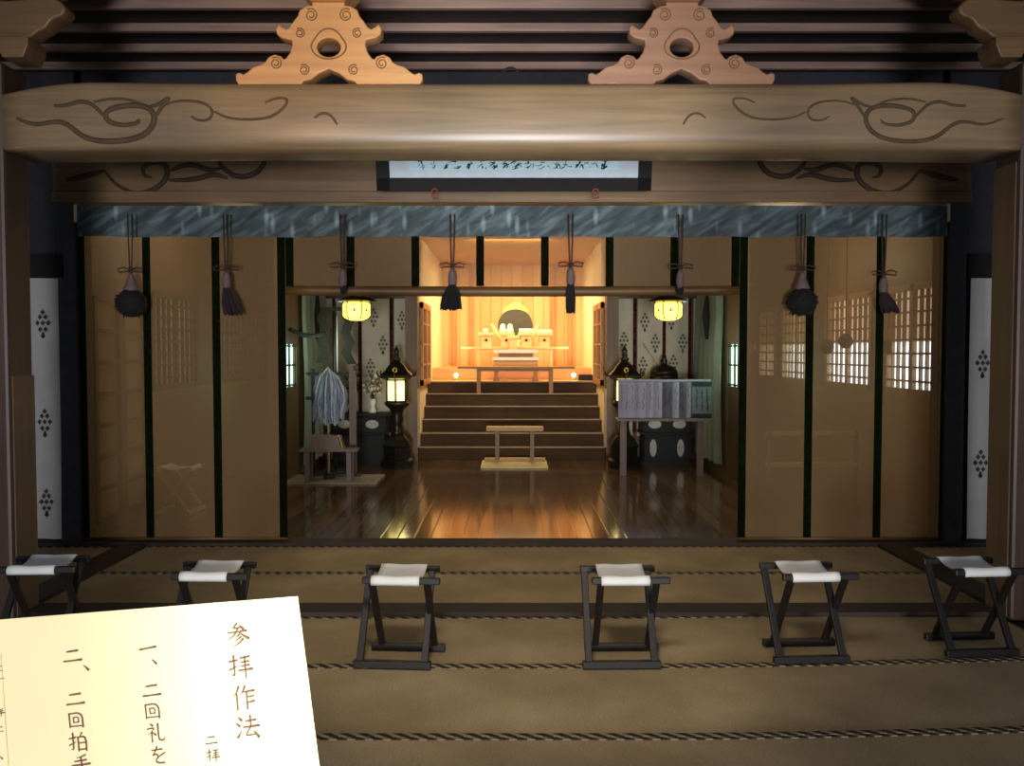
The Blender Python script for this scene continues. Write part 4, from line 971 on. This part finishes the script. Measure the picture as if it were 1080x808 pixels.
for nm, seq in (('title_character', [('san', 251, 670, 25), ('hai', 254, 703, 25), ('saku', 257.5, 736.5, 25), ('hou', 261.5, 767.5, 25)]),
                ('first_line_character', [('ichi', 156, 684, 19), ('ten', 163.5, 699, 16), ('ni', 160, 728.5, 20), ('kai', 161, 750, 18), ('rei', 165, 773, 20), ('wo', 167, 797, 19)]),
                ('second_line_character', [('ni', 76.5, 692, 20), ('ten', 92, 705.5, 17), ('ni', 79.5, 737.5, 20), ('kai', 80.5, 759.5, 18), ('haku', 83, 783, 20), ('te', 85.5, 806, 20)]),
                ('small_character', [('ni', 223, 781, 13), ('hai', 225, 797, 14)]),
                ('edge_character', [('frag', 1, 706, 9), ('ichi', 2, 716, 6), ('te', 1, 752, 9), ('frag', 2, 770, 9), ('ten', 2, 800, 10)])):
    for a in seq:
        mb = MB(); letter(mb, *a); obj(nm, mb, 'brush', sh)

# ================================================================== LIGHT, CAMERA
def light(kind, loc, energy, color, size=.3, target=None, spot=None, size_y=None, name='lamp'):
    l = bpy.data.lights.new(name, kind); l.energy = energy; l.color = color
    if kind == 'AREA':
        l.size = size
        if size_y: l.shape = 'RECTANGLE'; l.size_y = size_y
    else: l.shadow_soft_size = size
    if spot: l.spot_size = math.radians(spot); l.spot_blend = .8
    o = bpy.data.objects.new(name, l); COL.objects.link(o); o.location = loc
    if target is not None: o.rotation_euler = (Vector(target) - Vector(loc)).to_track_quat('-Z', 'Y').to_euler()
    return o
# sanctum
light('AREA', (0, 15.3, 3.2), 95, (1, .77, .43), 1.6, (0, 15.5, 0), size_y=1.6)
light('AREA', (0, 13.0, 3.2), 62, (1, .78, .47), 1.2, (0, 15.6, 1.5), size_y=.4)  # added fill reaching the altar front
for sx in (-1, 1): light('POINT', (sx * 2.3, 10.7, 1.7), 5, (.72, 1, .88), .2)  # added mint fills on the hall drapes, in place of window daylight
# daylight through the open front, warm porch lamps, and added fill lights
light('SPOT', (0, -8, .6), 4300, (.97, .97, 1), 1.0, (0, 6, 1.7), 42)
for sx in (-1, 1): light('POINT', (sx * 4.15, 4.3, 1.9), 7, (.85, .9, 1), .25)  # added bluish fills, out of view, brightening the crest banners
light('SPOT', (-1.5, 2.6, 2.9), 110, (1, .68, .38), .2, (-1.2, 5.2, 3.45), 40)
light('SPOT', (.35, 2.6, 2.5), 60, (1, .80, .72), .2, (.3, 6.2, 3.9), 60)
light('SPOT', (.35, 2.2, .9), 62, (.85, .93, 1), .12, (.3, 5.0, 2.95), 42)  # cool spot added for the highlight low on the beam
light('SPOT', (0, -1.0, .8), 1000, (.88, .95, 1), .15, (0, 6.5, 3.05), 25)  # added narrow cool fill for the framed calligraphy
light('SPOT', (-.2, 1.6, 3.6), 300, (1, .86, .68), .35, (.1, 5.4, 0), 56)
light('POINT', (-.5, .5, 2.0), 2.4, (1, .88, .66), .1)
light('POINT', (-2.9, 9.0, 2.8), 32, (1, .74, .42), .3)  # unseen warm lights in both corridors, raised for glow through the blinds
light('POINT', (2.9, 9.2, 2.6), 42, (1, .74, .42), .3)
w = bpy.data.worlds.new('World'); SC.world = w; w.use_nodes = True
bg = w.node_tree.nodes['Background']; bg.inputs[0].default_value = (.55, .58, .72, 1); bg.inputs[1].default_value = .36
cam = bpy.data.cameras.new('camera'); co = bpy.data.objects.new('camera', cam); COL.objects.link(co)
cam.sensor_width = 36; cam.lens = 36 * F / 1080; co.location = (0, 0, EYE); co.rotation_euler = (PI / 2 - TH, 0, 0); cam.clip_start = .05
SC.camera = co
SC.view_settings.view_transform = 'Standard'; SC.view_settings.look = 'None'; SC.view_settings.exposure = 0
SC.cycles.max_bounces = 8; SC.cycles.transparent_max_bounces = 12; SC.cycles.use_denoising = True
